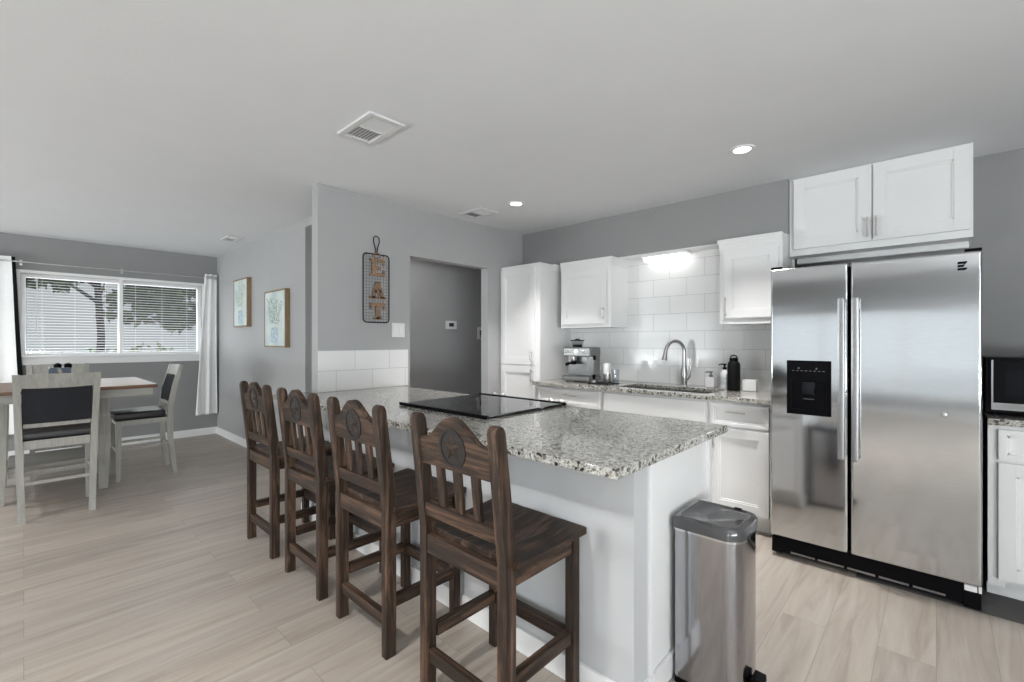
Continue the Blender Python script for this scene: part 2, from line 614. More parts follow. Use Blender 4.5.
# ------------------------------------------------------------------ room shell
CH = 2.44
XW, XP, YF, YS, YB, YR = -7.30, -3.32, 1.83, 3.73, 3.91, 4.10
XE, YN = 3.30, -4.30          # the wall on the right of the viewer and the wall behind
XH = -4.50                    # hall wall with the thermostats

fl = MB()
fl.box(XW - 0.2, XE + 0.2, YN - 0.2, 4.9, -0.1, 0.0)
struct('floor', fl, 'floor', 'light oak plank floor')
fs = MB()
fs.box(-0.32, 1.3, 3.078, 3.62, 0.0003, 0.002)  # thin dark grey strip laid on the floor
struct('floor_strip', fs, 'floor_dark', 'dark grey strip on the floor under the fridge and side cabinet')
ce = MB()
ce.box(XW - 0.2, XE + 0.2, YN - 0.2, 4.9, CH, CH + 0.1)
struct('ceiling', ce, 'ceiling', 'white textured ceiling')

W1Y0, W1Y1, W1Z0, W1Z1 = -0.03, 1.655, 1.10, 2.03
w = MB()      # wall with the dining window
w.box(XW - 0.14, XW, YN, W1Y0, 0, CH)
w.box(XW - 0.14, XW, W1Y1, 4.9, 0, CH)
w.box(XW - 0.14, XW, W1Y0, W1Y1, 0, W1Z0)
w.box(XW - 0.14, XW, W1Y0, W1Y1, W1Z1, CH)
struct('wall_left', w, 'wall_kitchen', 'grey wall with the blinded dining window')
w = MB()      # wall with the two pictures, gap into the hall at its right end
w.box(XW, -4.40, YF, YF + 0.11, 0, CH)
w.box(-4.40, -3.42, YF, YF + 0.11, 2.365, CH)
struct('wall_far', w, 'wall', 'grey wall with the two watercolour pictures')
w = MB()      # wall with the EAT rack and the hall opening
w.box(XP - 0.10, XP, 1.47, 2.27, 0, CH)
w.box(XP - 0.10, XP, 3.205, 4.62, 0, CH)
w.box(XP - 0.10, XP, 2.27, 3.205, 2.015, CH)
struct('wall_partition', w, 'wall', 'grey wall with the wire EAT rack and hall opening')
w = MB()
w.box(XH - 0.1, XH, YF + 0.11, 4.62, 0, CH)
struct('wall_hall', w, 'wall', 'grey hall wall behind the opening')
w = MB()
w.box(XH, XP - 0.10, 4.55, 4.65, 0, CH)
struct('wall_hall_end', w, 'wall', 'grey end wall of the hall')
w = MB()
w.box(XP, -0.765, YB, 4.3, 0, 1.80)
w.box(XP, -0.778, YB, 4.3, 1.80, CH)
struct('wall_back', w, 'wall', 'kitchen wall behind the sink')
w = MB()
w.box(XP, -0.778, YS, YB, 2.05, CH)
struct('soffit', w, 'wall_kitchen', 'grey soffit above the kitchen cabinets')
w = MB()
w.box(XP, -0.78, YS + 0.003, YB, 2.043, 2.05)
struct('trim_soffit', w, 'trim', 'white underside of the soffit')
w = MB()
w.box(-0.765, XE + 0.1, YR, 4.3, 0, CH)
w.box(-0.778, -0.765, YR, 4.3, 2.05, CH)
struct('wall_right', w, 'wall_kitchen', 'grey wall right of the fridge')
W2 = (-2.8, 0.8, 0.30, 1.86)
W4 = (-6.7, -4.1, 0.30, 2.02)
W5 = (2.0, 3.1, 0.30, 2.02)      # W4 and W5 are unseen windows added for fill light
w = MB()
w.box(XW, W4[0], YN - 0.12, YN, 0, CH)
w.box(W4[1], W2[0], YN - 0.12, YN, 0, CH)
w.box(W4[0], W4[1], YN - 0.12, YN, 0, W4[2])
w.box(W4[0], W4[1], YN - 0.12, YN, W4[3], CH)
w.box(W2[1], W5[0], YN - 0.12, YN, 0, CH)
w.box(W5[1], XE, YN - 0.12, YN, 0, CH)
w.box(W5[0], W5[1], YN - 0.12, YN, 0, W5[2])
w.box(W5[0], W5[1], YN - 0.12, YN, W5[3], CH)
w.box(W2[0], W2[1], YN - 0.12, YN, 0, W2[2])
w.box(W2[0], W2[1], YN - 0.12, YN, W2[3], CH)
struct('wall_front', w, 'wall_kitchen', 'grey wall behind the viewer')
W3 = (-3.1, 0.5, 0.6, 2.1)  # unseen side opening added to let in fill light
w = MB()
w.box(XE, XE + 0.12, YN, W3[0], 0, CH)
w.box(XE, XE + 0.12, W3[1], YR, 0, CH)
w.box(XE, XE + 0.12, W3[0], W3[1], 0, W3[2])
w.box(XE, XE + 0.12, W3[0], W3[1], W3[3], CH)
struct('wall_side', w, 'wall', 'grey wall to the right of the viewer')

# tile
t = MB()
t.box(XP, -0.768, YB - 0.008, YB, 0.90, 2.043)
struct('backsplash', t, 'tile_x', 'white tile behind the sink')
t = MB()
t.box(XP, XP + 0.008, 1.472, 2.245, 0.9, 1.207)
struct('backsplash_short', t, 'tile_y', 'short white tile band at the island end')

# baseboards
def baseboard(name, segs, label):
    mb = MB()
    for x0, x1, y0, y1 in segs:
        mb.box(x0, x1, y0, y1, 0, 0.095, 0.004)
    struct(name, mb, 'trim', label)

baseboard('baseboard_left', [(XW, XW + 0.015, YN + 0.02, YF)], 'white baseboard under the dining window')
baseboard('baseboard_far', [(XW + 0.015, -4.40, YF - 0.015, YF)], 'white baseboard under the pictures')
baseboard('baseboard_partition', [(XP - 0.10, XP, 1.455, 1.47)], 'white baseboard at the wall end')
baseboard('baseboard_hall', [(XH, XH + 0.015, YF + 0.11, 4.55)], 'white baseboard in the hall')
baseboard('baseboard_front', [(XW + 0.015, W2[0], YN, YN + 0.015), (W2[0], XE, YN, YN + 0.015)], 'white baseboard behind the viewer')

# ---- windows
def window(name, axis, at, a0, a1, z0, z1, depth, label, mull=1, sill=0.0):
    """axis 'x': the pane is a plane of constant x; inside is the side the sill points to (sill > 0 is +axis)"""
    def bx(mb, d0, d1, p0, p1, q0, q1, b=0.003):
        if axis == 'x':
            mb.box(d0, d1, p0, p1, q0, q1, b)
        else:
            mb.box(p0, p1, d0, d1, q0, q1, b)
    d0, d1 = at - depth / 2, at + depth / 2
    fr = MB()
    f = 0.045
    bx(fr, d0, d1, a0, a0 + f, z0, z1)
    bx(fr, d0, d1, a1 - f, a1, z0, z1)
    bx(fr, d0, d1, a0 + f, a1 - f, z0, z0 + f)
    bx(fr, d0, d1, a0 + f, a1 - f, z1 - f, z1)
    for k in range(mull):
        c = a0 + (a1 - a0) * (k + 1) / (mull + 1)
        bx(fr, d0, d1, c - 0.02, c + 0.02, z0 + f, z1 - f)
    root = fr.build(name, 'trim')
    root['kind'] = 'structure'
    root['label'] = label
    g = MB()
    for k in range(mull + 1):
        p0 = a0 + f if k == 0 else a0 + (a1 - a0) * k / (mull + 1) + 0.02
        p1 = a1 - f if k == mull else a0 + (a1 - a0) * (k + 1) / (mull + 1) - 0.02
        bx(g, at - 0.003, at + 0.003, p0, p1, z0 + f, z1 - f, 0)
    g.build('window_pane', 'glass', root)
    return root

w1 = window('window_1', 'x', XW - 0.085, W1Y0, W1Y1, W1Z0, W1Z1, 0.05, 'dining window', 1)
s = MB()
s.box(XW - 0.058, XW + 0.05, W1Y0 - 0.06, W1Y1 + 0.06, W1Z0 - 0.002, W1Z0 + 0.022, 0.005)
s.box(XW, XW + 0.018, W1Y0 - 0.05, W1Y1 + 0.05, W1Z0 - 0.085, W1Z0 - 0.002, 0.003)
s.build('window_sill', 'trim', w1)
c = MB()
c.box(XW, XW + 0.012, W1Y0 - 0.035, W1Y0 + 0.005, W1Z0 + 0.022, W1Z1 + 0.03, 0.002)
c.box(XW, XW + 0.012, W1Y1 - 0.005, W1Y1 + 0.035, W1Z0 + 0.022, W1Z1 + 0.03, 0.002)
c.box(XW, XW + 0.012, W1Y0 + 0.005, W1Y1 - 0.005, W1Z1 - 0.005, W1Z1 + 0.03, 0.002)
c.box(XW - 0.02, XW + 0.008, 0.795, 0.83, W1Z0 + 0.022, W1Z1 - 0.005, 0.002)
c.build('window_casing', 'trim', w1)
window('window_2', 'y', YN - 0.06, W2[0], W2[1], W2[2], W2[3], 0.06, 'wide patio window behind the viewer', 2)
window('fill_window_5', 'y', YN - 0.06, W5[0], W5[1], W5[2], W5[3], 0.06, 'corner window added for fill light, behind the viewer to the right', 1)  # made-up window for the corner fill lamps
window('fill_window_3', 'x', XE + 0.06, W3[0], W3[1], W3[2], W3[3], 0.06, 'side window added for fill light, to the right of the viewer', 1)  # made-up window for the side fill lamps

window('fill_window_4', 'y', YN - 0.06, W4[0], W4[1], W4[2], W4[3], 0.06, 'den window added for fill light, behind the viewer to the left', 1)  # made-up window for the den fill lamps

# ---- blinds
def blind(y0, y1, label):
    root = thing('window_blind', label, 'blind', (XW - 0.035, (y0 + y1) / 2, W1Z0 + 0.03), 0, 'white blinds in the dining window')
    o = Vector(root.location)
    hr = MB(o)
    hr.box(XW - 0.058, XW - 0.022, y0, y1, W1Z1 - 0.045, W1Z1 - 0.006, 0.003)
    hr.build('headrail', 'blind', root)
    sl = MB(o)
    z = W1Z0 + 0.062
    while z < W1Z1 - 0.055:
        R = Matrix.Rotation(math.radians(12), 3, 'Y')
        sl.box(XW - 0.053, XW - 0.027, y0 + 0.004, y1 - 0.004, z - 0.0012, z + 0.0012, 0, 0, R)
        z += 0.0315
    sl.build('slats', 'blind', root)
    br = MB(o)
    br.box(XW - 0.054, XW - 0.026, y0 + 0.004, y1 - 0.004, W1Z0 + 0.026, W1Z0 + 0.045, 0.003)
    br.build('bottom_rail', 'blind', root)
    cd = MB(o)
    for yy in (y0 + 0.12, (y0 + y1) / 2, y1 - 0.12):
        cd.cyl((XW - 0.0245, yy, W1Z0 + 0.04), (XW - 0.0245, yy, W1Z1 - 0.05), 0.0015, 6)
    cd.build('ladder_cord', 'blind', root)
    return root, o

bl, o = blind(W1Y0 + 0.05, 0.792, 'white slatted blind on the left sash, with a tilt wand')
wd = MB(o)
wd.cyl((XW - 0.014, 0.10, W1Z1 - 0.05), (XW - 0.014, 0.10, 1.36), 0.005, 8)
wd.build('tilt_wand', 'blind', bl)
blind(0.833, W1Y1 - 0.05, 'white slatted blind on the right sash, beside the right curtain')

# ---- outdoors
g = MB()
g.box(-60, XW - 0.14, -30, 40, -0.5, -0.3)
struct('ground_outside', g, 'grass', 'lawn outside the dining window')
g = MB()
g.box(-24, -15, -30, 40, -0.3, -0.29)
struct('street', g, 'road', 'pale street beyond the lawn')
g = MB()
g.box(XW, XE, YN - 20, YN - 0.14, -0.5, -0.3)
struct('ground_patio', g, 'road', 'paving outside the patio window')


def leaf_cloud(mb, c, rad, n, size, seed):
    rnd = random.Random(seed)
    for _ in range(n):
        d = Vector((rnd.gauss(0, 1), rnd.gauss(0, 1), rnd.gauss(0, 1))).normalized() * (rnd.random() ** 0.4)
        p = Vector((c[0] + d.x * rad[0], c[1] + d.y * rad[1], c[2] + d.z * rad[2]))
        u = Vector((rnd.gauss(0, 1), rnd.gauss(0, 1), rnd.gauss(0, 1))).normalized()
        v = u.cross(Vector((rnd.gauss(0, 1), rnd.gauss(0, 1), rnd.gauss(0, 1)))).normalized()
        s = size * (0.6 + 0.8 * rnd.random())
        q = [p - u * s, p - v * s * 0.5, p + u * s, p + v * s * 0.5]
        vs = [mb.bm.verts.new(a) for a in q]
        mb.bm.faces.new(vs)
        mb._done(vs)


def tree(x, y, h, trunk_r, crown, label, seed, leaf='tree_leaf', group=None):
    root = thing('tree', label, 'tree', (x, y, -0.3), 0, group)
    rnd = random.Random(seed)
    tk = MB()
    tk.tube([(0, 0, 0), (0.05, 0.06, h * 0.3), (-0.03, 0.0, h * 0.5), (0.05, 0.02, h * 0.8)], [trunk_r, trunk_r * 0.8, trunk_r * 0.65, trunk_r * 0.3], 8)
    for k in range(6):
        a = k * 1.05 + seed
        z0 = h * (0.38 + 0.06 * k)
        tk.tube([(0, 0, z0), (math.cos(a) * h * 0.12, math.sin(a) * h * 0.14, z0 + h * 0.1), (math.cos(a) * h * 0.2, math.sin(a) * h * 0.28, z0 + h * 0.16)], [trunk_r * 0.5, trunk_r * 0.3, trunk_r * 0.12], 6)
    tk.build('trunk', 'bark', root)
    cr = MB()
    for k, (cx, cy, cz, r) in enumerate(crown):
        leaf_cloud(cr, (cx, cy, cz), (r, r, r * 0.75), int(300 * r), 0.16, seed * 31 + k)
    cr.build('crown', leaf, root)
    return root

tree(-14.0, 1.15, 5.6, 0.09, [(0, 0.8, 2.5, 0.8), (0, 1.4, 3.0, 0.9), (0, -0.9, 3.3, 0.9), (0, 0.2, 4.0, 1.3), (0, -1.9, 3.2, 0.8), (0, 1.5, 2.2, 0.5)], 'tree with a bare lower trunk outside the left window sash', 3)
tree(-16.0, 4.9, 6.0, 0.10, [(0, -0.3, 3.2, 1.2), (0, 0.5, 2.2, 1.1), (0, 0.2, 4.2, 1.5)], 'bushy tree outside, at the right edge of the window', 5)
hd = thing('hedge', 'low pale green hedge across the street outside the window', 'hedge', (-26, 5, -0.3))
hm = MB()
for k in range(14):
    leaf_cloud(hm, (0, -9 + k * 1.6, 0.5 + 0.15 * (k % 3)), (0.6, 1.1, 0.7), 130, 0.16, 100 + k)
hm.build('foliage', 'hedge_leaf', hd)

# ------------------------------------------------------------------ island
ik = MB()
ik.box(XP - 0.10, -0.747, 1.405, 1.505, 0, 0.866)
struct('wall_island', ik, 'island_wall', 'pale grey half wall under the island counter')
baseboard('baseboard_island', [(XP - 0.10, -0.747, 1.390, 1.405), (-0.747, -0.732, 1.390, 1.505)], 'white baseboard along the island')

RX0, RX1 = -2.315, -1.60         # the range stands between two cabinets of the island
def island_cab(x0, x1, label, end=False):
    root = thing('island_cabinet', label, 'cabinet', ((x0 + x1) / 2, 1.83, 0), 0, 'white cabinets under the island')
    o = root.location
    b = MB(o)
    b.box(x0, x1, 1.508, 2.10, 0.10, 0.866, 0.002)
    b.box(x0 + 0.001, x1 - 0.001, 1.508, 2.04, 0, 0.10)
    if end:
        b.box(x1, x1 + 0.012, 1.508, 1.53, 0.09, 0.866, 0.002)
        b.box(x1, x1 + 0.012, 1.53, 2.10, 0, 0.09, 0.003)
        b.box(x1, x1 + 0.012, 2.075, 2.10, 0.09, 0.866, 0.002)
    b.build('body', 'white', root)
    return root, o


def shaker_y(mb, x0, x1, z0, z1, y, fr=0.06, th=0.02, sgn=-1):
    """framed door or drawer front on a plane of constant y; its face looks along sgn*y"""
    def b(a0, a1, q0, q1, d, bb=0.003):
        ya, yb = (y, y + sgn * d)
        mb.box(a0, a1, min(ya, yb), max(ya, yb), q0, q1, bb)
    b(x0, x0 + fr, z0, z1, th)
    b(x1 - fr, x1, z0, z1, th)
    b(x0 + fr - 0.001, x1 - fr + 0.001, z1 - fr, z1, th)
    b(x0 + fr - 0.001, x1 - fr + 0.001, z0, z0 + fr, th)
    b(x0 + fr - 0.001, x1 - fr + 0.001, z0 + fr - 0.001, z1 - fr + 0.001, th * 0.45)
    # inner ogee step
    s = 0.010
    b(x0 + fr - 0.002, x0 + fr + s, z0 + fr - 0.002, z1 - fr + 0.002, th * 0.75, 0.002)
    b(x1 - fr - s, x1 - fr + 0.002, z0 + fr - 0.002, z1 - fr + 0.002, th * 0.75, 0.002)
    b(x0 + fr, x1 - fr, z1 - fr - s, z1 - fr + 0.002, th * 0.75, 0.002)
    b(x0 + fr, x1 - fr, z0 + fr - 0.002, z0 + fr + s, th * 0.75, 0.002)


def pull(o, p0, p1, out, r=0.005):
    """bar pull between p0 and p1, standing off along out"""
    mb = MB(o)
    p0, p1, out = Vector(p0), Vector(p1), Vector(out)
    d = (p1 - p0).normalized()
    a, b_ = p0 + d * 0.018, p1 - d * 0.018
    mb.cyl(p0 + out, p1 + out, r, 10)
    mb.cyl(a, a + out, r * 0.9, 8)
    mb.cyl(b_, b_ + out, r * 0.9, 8)
    return mb


for (x0, x1, lab, end) in ((XP + 0.002, RX0 - 0.006, 'white island cabinet between the tiled wall and the range', False),
                           (RX1 + 0.006, -0.7475, 'white island cabinet at the open end, behind the steel bin', True)):
    root, o = island_cab(x0, x1, lab, end)
    d = MB(o)
    shaker_y(d, x0 + 0.03, x1 - 0.03, 0.13, 0.68, 2.10, 0.06, 0.02, +1)
    dd = d.build('door', 'white', root)
    pull(o, (x0 + 0.06, 2.12, 0.55), (x0 + 0.06, 2.12, 0.66), (0, 0.03, 0)).build('handle', 'nickel', dd)
    d = MB(o)
    d.box(x0 + 0.03, x1 - 0.03, 2.10, 2.12, 0.71, 0.845, 0.003)
    dd = d.build('drawer', 'white', root)
    xc = (x0 + x1) / 2
    pull(o, (xc - 0.07, 2.12, 0.78), (xc + 0.07, 2.12, 0.78), (0, 0.03, 0)).build('handle', 'nickel', dd)

ic = MB((-2.0, 1.68, 0.868))
def slab(mb, x0, x1, y0, y1, z0=0.868, z1=0.90):
    mb.box(x0, x1, y0, y1, z0, z1, 0.004)
# one continuous slab with a notch for the range and a notch round the wall end
ol = [(XP - 0.12, 1.195), (-0.69, 1.195), (-0.69, 2.17), (RX1 + 0.004, 2.17), (RX1 + 0.004, 1.535), (RX0 - 0.004, 1.535), (RX0 - 0.004, 2.17), (XP + 0.0085, 2.17), (XP + 0.0085, 1.452), (XP - 0.12, 1.452)]
ic.prism(ol, 0.868, 0.90, 'xy')
bmesh.ops.recalc_face_normals(ic.bm, faces=ic.bm.faces)
hor = [e for e in ic.bm.edges if abs(e.verts[0].co.z - e.verts[1].co.z) < 1e-5]
ic.bev = True
bmesh.ops.bevel(ic.bm, geom=hor, offset=0.004, segments=2, profile=0.6, affect='EDGES')
tag(ic.build('island_countertop', 'granite'), 'long speckled granite countertop on the island, in front of the stools', 'countertop')

# ---- range with ceramic cooktop
rg = thing('range', 'black glass cooktop range set into the island counter', 'stove', ((RX0 + RX1) / 2, 1.87, 0))
o = rg.location
b = MB(o)
b.box(RX0, RX1, 1.54, 2.16, 0.02, 0.898, 0.002)
b.build('body', 'steel_dark', rg)
b = MB(o)
b.box(RX0 - 0.004, RX1 + 0.004, 1.525, 2.165, 0.9015, 0.914, 0.004)
gt = b.build('glass_cooktop', 'black_glass', rg)
for ty in (1.515, 2.155):
    b = MB(o)
    b.box(RX0 - 0.010, RX1 + 0.010, ty, ty + 0.02, 0.9012, 0.919, 0.003)
    b.build('cooktop_trim', 'black', gt)
for (x, y, r) in ((-2.15, 1.72, 0.075), (-1.78, 1.72, 0.10), (-2.15, 2.0, 0.10), (-1.78, 2.0, 0.075)):
    b = MB(o)
    rings = []
    for k in range(40):
        ca, sa = math.cos(k * PI / 20), math.sin(k * PI / 20)
        rings.append([(x + rr * ca, y + rr * sa, zz) for rr, zz in ((r - 0.0025, 0.9141), (r, 0.9141), (r, 0.9143), (r - 0.0025, 0.9143))])
    b.loft(rings, False, 0, True, True)
    b.build('burner_ring', 'grey_plastic', gt)
b = MB(o)
b.prism([(2.16, 0.80), (2.22, 0.80), (2.235, 0.855), (2.195, 0.905), (2.178, 0.905), (2.16, 0.899)], RX0, RX1, 'yz')
pn = b.build('control_panel', 'steel', rg)
Rk = Matrix.Rotation(math.radians(-45), 3, 'X')
for x in (RX0 + 0.07, RX0 + 0.15, RX1 - 0.15, RX1 - 0.07):
    k = MB(o)
    k.lathe([(0.026, 0), (0.026, 0.010), (0.021, 0.013), (0.020, 0.036), (0.016, 0.041)], (x, 2.214, 0.884), 20, 0, Rk)
    k.build('knob', 'nickel', rg)
b = MB(o)
b.box(RX0 + 0.01, RX1 - 0.01, 2.162, 2.20, 0.22, 0.78, 0.006)
dr = b.build('oven_door', 'steel', rg)
b = MB(o)
b.box(RX0 + 0.10, RX1 - 0.10, 2.2005, 2.204, 0.34, 0.64, 0.002)
b.build('oven_window', 'dark_glass', dr)
pull(o, (RX0 + 0.05, 2.20, 0.73), (RX1 - 0.05, 2.20, 0.73), (0, 0.045, 0), 0.011).build('handle', 'nickel', dr)
b = MB(o)
b.box(RX0 + 0.01, RX1 - 0.01, 2.162, 2.195, 0.04, 0.205, 0.006)
b.build('storage_drawer', 'steel', rg)

# ------------------------------------------------------------------ bar stools
def make_stool():
    """local frame: sitter faces +y, the origin is on the floor at the middle of the four legs"""
    root = thing('bar_stool', '', 'stool', (0, 0, 0), 0, 'carved star bar stools along the island')
    w2 = 0.218           # half outer width
    lw = 0.038            # leg width
    yb, yf = -0.19, 0.198  # back and front outer faces of the legs
    for s in (-1, 1):
        xo, xi = s * w2, s * (w2 - lw)
        x0, x1 = min(xo, xi), max(xo, xi)
        # rear post: straight below the seat, raked above it, round top seen from the side
        mb = MB()
        prof = [(yb, 0), (yb + 0.046, 0), (yb + 0.046, 0.56), (yb + 0.045, 0.64)]
        # top end
        tx, tz = yb - 0.044, 1.000
        dirv = Vector((-0.044, 1.0 - 0.62)).normalized()
        nrm = Vector((dirv.y, -dirv.x))          # towards +y
        half = 0.0215
        cc = Vector((tx + half, tz))
        arc = []
        for k in range(9):
            a = k / 8 * PI
            p = cc + nrm * (half * math.cos(a)) + dirv * (half * math.sin(a) * 1.15)
            arc.append((p.x, p.y))
        prof = prof + arc + [(yb, 0.60), (yb, 0.56)]
        mb.prism(prof, x0, x1, 'yz')
        es = [e for e in mb.bm.edges if abs(e.verts[0].co.x - e.verts[1].co.x) < 1e-6]
        bmesh.ops.bevel(mb.bm, geom=es, offset=0.003, segments=2, profile=0.6, affect='EDGES')
        mb.build('leg', 'wood_z', root, 30)
        mb = MB()
        mb.box(x0, x1, yf - lw, yf, 0, 0.576, 0.003)
        mb.build('leg', 'wood_z', root)
    wi = w2 - lw

    def rake(z):          # y of the rear face of the raked back at height z
        return yb - 0.042 * max(0.0, (z - 0.60)) / 0.385
    # arched top rail with rings and star
    zc, R = 0.925, 0.10
    pts = [(-wi, 0.848), (wi, 0.848), (wi, 0.945)]
    for k in range(17):
        u = 1 - 2 * k / 16
        x = u * 0.145
        z = 0.948 + 0.080 * (0.5 + 0.5 * math.cos(PI * min(1, abs(u)))) ** 0.85
        pts.append((x, z))
    pts += [(-wi, 0.945)]
    pts = pts[::-1]
    mb = MB()
    rings = []
    for d in (0.008, 0.034):
        rings.append([(x, rake(z) + d, z) for x, z in pts])
    mb.loft(rings)
    es = [e for e in mb.bm.edges if len(e.link_faces) == 2 and e.calc_face_angle(0) > 1.2]
    bmesh.ops.bevel(mb.bm, geom=es, offset=0.003, segments=2, profile=0.6, affect='EDGES')
    tr = mb.build('top_rail', 'wood_x', root, 30)

    def on_back(x, z, d):
        return (x, rake(z) + 0.008 - d, z)
    mz = 0.925
    mb = MB()
    n = 40
    for (ra, rb, d) in ((0.057, 0.066, 0.0035),):
        ri = []
        for k in range(n):
            a = 2 * PI * k / n
            ca, sa = math.cos(a), math.sin(a)
            ri.append([on_back(ra * ca, mz + ra * sa, -0.001), on_back(ra * ca, mz + ra * sa, d), on_back(rb * ca, mz + rb * sa, d), on_back(rb * ca, mz + rb * sa, -0.001)])
        mb.loft(ri, False, 0, True, True)
    disc = [on_back(0.057 * math.cos(2 * PI * k / n), mz + 0.057 * math.sin(2 * PI * k / n), 0.0004) for k in range(n)]
    dsb = [on_back(0.057 * math.cos(2 * PI * k / n), mz + 0.057 * math.sin(2 * PI * k / n), -0.004) for k in range(n)]
    mb.loft([disc, dsb])
    md = mb.build('star_medallion', 'wood_black', tr, 30)
    mb = MB()
    sp = []
    for k in range(10):
        r = 0.050 if k % 2 == 0 else 0.020
        a = PI / 2 + k * PI / 5
        sp.append((r * math.cos(a), mz + r * math.sin(a)))
    vs = [mb.bm.verts.new(on_back(x, z, 0.0012)) for x, z in sp]
    apex = mb.bm.verts.new(on_back(0, mz, 0.010))
    for k in range(10):
        mb.bm.faces.new((vs[k], vs[(k + 1) % 10], apex))
    mb.bm.faces.new(vs[::-1])
    mb.build('carved_star', 'wood_x', md, 5)
    # slats and lower back rail
    for x in (-0.090, 0.0, 0.090):
        mb = MB()
        za, zb = 0.695, 0.860
        mb.beam((x, rake(za) + 0.021, za), (x, rake(zb) + 0.021, zb), 0.034, 0.016, (0, 1, 0), 0.002)
        mb.build('back_slat', 'wood_z', root)
    mb = MB()
    za, zb = 0.653, 0.702
    mb.loft([[(-wi, rake(za) + d, za), (wi, rake(za) + d, za), (wi, rake(zb) + d, zb), (-wi, rake(zb) + d, zb)] for d in (0.006, 0.036)])
    mb.build('back_rail', 'wood_x', root)
    # seat: planked board with a scooped top
    mb = MB()
    nx, ny = 15, 18
    sx = w2 + 0.016
    y0s, y1s = yb + 0.032, yf + 0.020

    def top(u, v):
        x = -sx + 2 * sx * u
        y = y0s + (y1s - y0s) * v
        dip = 0.014 * math.sin(PI * min(1, max(0, v * 1.05))) * (1 - 0.25 * abs(2 * u - 1) ** 3)
        gro = 0.0016 if abs((u * 3) % 1.0) < 0.02 and 0.1 < u < 0.9 else 0
        return (x, y, 0.602 - dip - gro)
    grid = [[mb.bm.verts.new(top(i / nx, j / ny)) for i in range(nx + 1)] for j in range(ny + 1)]
    low = [[mb.bm.verts.new((top(i / nx, j / ny)[0], top(i / nx, j / ny)[1], 0.5775)) for i in range(nx + 1)] for j in range(ny + 1)]
    for G, fl_ in ((grid, False), (low, True)):
        for j in range(ny):
            for i in range(nx):
                f = [G[j][i], G[j][i + 1], G[j + 1][i + 1], G[j + 1][i]]
                mb.bm.faces.new(f[::-1] if fl_ else f)
    per = [(0, i) for i in range(nx)] + [(j, nx) for j in range(ny)] + [(ny, i) for i in range(nx, 0, -1)] + [(j, 0) for j in range(ny, 0, -1)]
    for k in range(len(per)):
        a, b2 = per[k], per[(k + 1) % len(per)]
        mb.bm.faces.new((grid[a[0]][a[1]], low[a[0]][a[1]], low[b2[0]][b2[1]], grid[b2[0]][b2[1]]))
    mb.build('seat', 'wood_y', root, 35)
    # aprons
    mb = MB()
    mb.box(-wi, wi, yb + 0.004, yb + 0.030, 0.515, 0.582, 0.002)
    mb.build('apron', 'wood_x', root)
    mb = MB()
    mb.box(-wi, wi, yf - 0.036, yf - 0.008, 0.516, 0.576, 0.002)
    mb.build('apron', 'wood_x', root)
    for s in (-1, 1):
        mb = MB()
        xa = s * (w2 - 0.008)
        xb = s * (w2 - 0.034)
        mb.box(min(xa, xb), max(xa, xb), yb + 0.052, yf - lw, 0.516, 0.576, 0.002)
        mb.build('apron', 'wood_y', root)
        mb = MB()
        xa = s * (w2 - 0.010)
        xb = s * (w2 - 0.038)
        mb.box(min(xa, xb), max(xa, xb), yb + 0.052, yf - lw, 0.190, 0.236, 0.003)
        mb.build('stretcher', 'wood_y', root)
    mb = MB()
    mb.box(-wi, wi, yb + 0.010, yb + 0.038, 0.118, 0.164, 0.003)
    mb.build('stretcher', 'wood_x', root)
    mb = MB()
    mb.box(-wi, wi, yf - 0.040, yf - 0.010, 0.185, 0.232, 0.003)
    mb.build('stretcher', 'wood_x', root)
    return root

st0 = make_stool()
YST = 0.99 + 0.19
spots = [(-3.065, 0.0, 'dark carved bar stool farthest from the camera, beside the grey hall corner'),
         (-2.435, 0.0, 'dark carved bar stool standing second from the far end of the row'),
         (-1.828, 0.0, 'dark carved bar stool standing second nearest to the camera'),
         (-1.166, 0.0, 'dark carved bar stool nearest the camera, at the open end of the island')]
for i, (x, a, lab) in enumerate(spots):
    s = st0 if i == 0 else copy_tree(st0)
    s.location = (x, YST, 0)
    s.rotation_euler = (0, 0, math.radians(a))
    s['label'] = lab

# ------------------------------------------------------------------ kitchen run
def carcass(name, label, x0, x1, y0, y1, z0, z1, group):
    root = thing(name, label, 'cabinet', ((x0 + x1) / 2, (y0 + y1) / 2, z0), 0, group)
    return root, Vector(root.location)


def crown(mb, x0, x1, y0, z0, z1, left=True, right=True, back=YB - 0.009):
    """small flared crown along the front and the free sides"""
    h = z1 - z0
    for k in range(4):
        e = 0.004 + 0.012 * (k / 3) ** 1.4
        mb.box(x0 - (e if left else 0), x1 + (e if right else 0), y0 - e, back, z0 + h * k / 4, z0 + h * (k + 1) / 4, 0.001)

UP = 'white wall cabinets in the kitchen'
# wall cabinet beside the pantry
x0, x1, z0, z1 = -2.697, -2.139, 1.405, 1.965
root, o = carcass('wall_cabinet', 'white wall cabinet above the coffee machine', x0, x1, 3.6, 3.9, z0, z1, UP)
b = MB(o)
b.box(x0, x1, 3.60, YB - 0.009, z0, z1, 0.002)
b.build('body', 'white', root)
b = MB(o)
crown(b, x0, x1, 3.60, z1, 2.042, False, True)
b.build('crown_moulding', 'white', root)
d = MB(o)
shaker_y(d, x0 + 0.02, x1 - 0.035, z0 + 0.035, z1 - 0.02, 3.60)
dr = d.build('door', 'white', root)
pull(o, (-2.205, 3.58, 1.475), (-2.205, 3.58, 1.592), (0, -0.028, 0)).build('handle', 'nickel', dr)
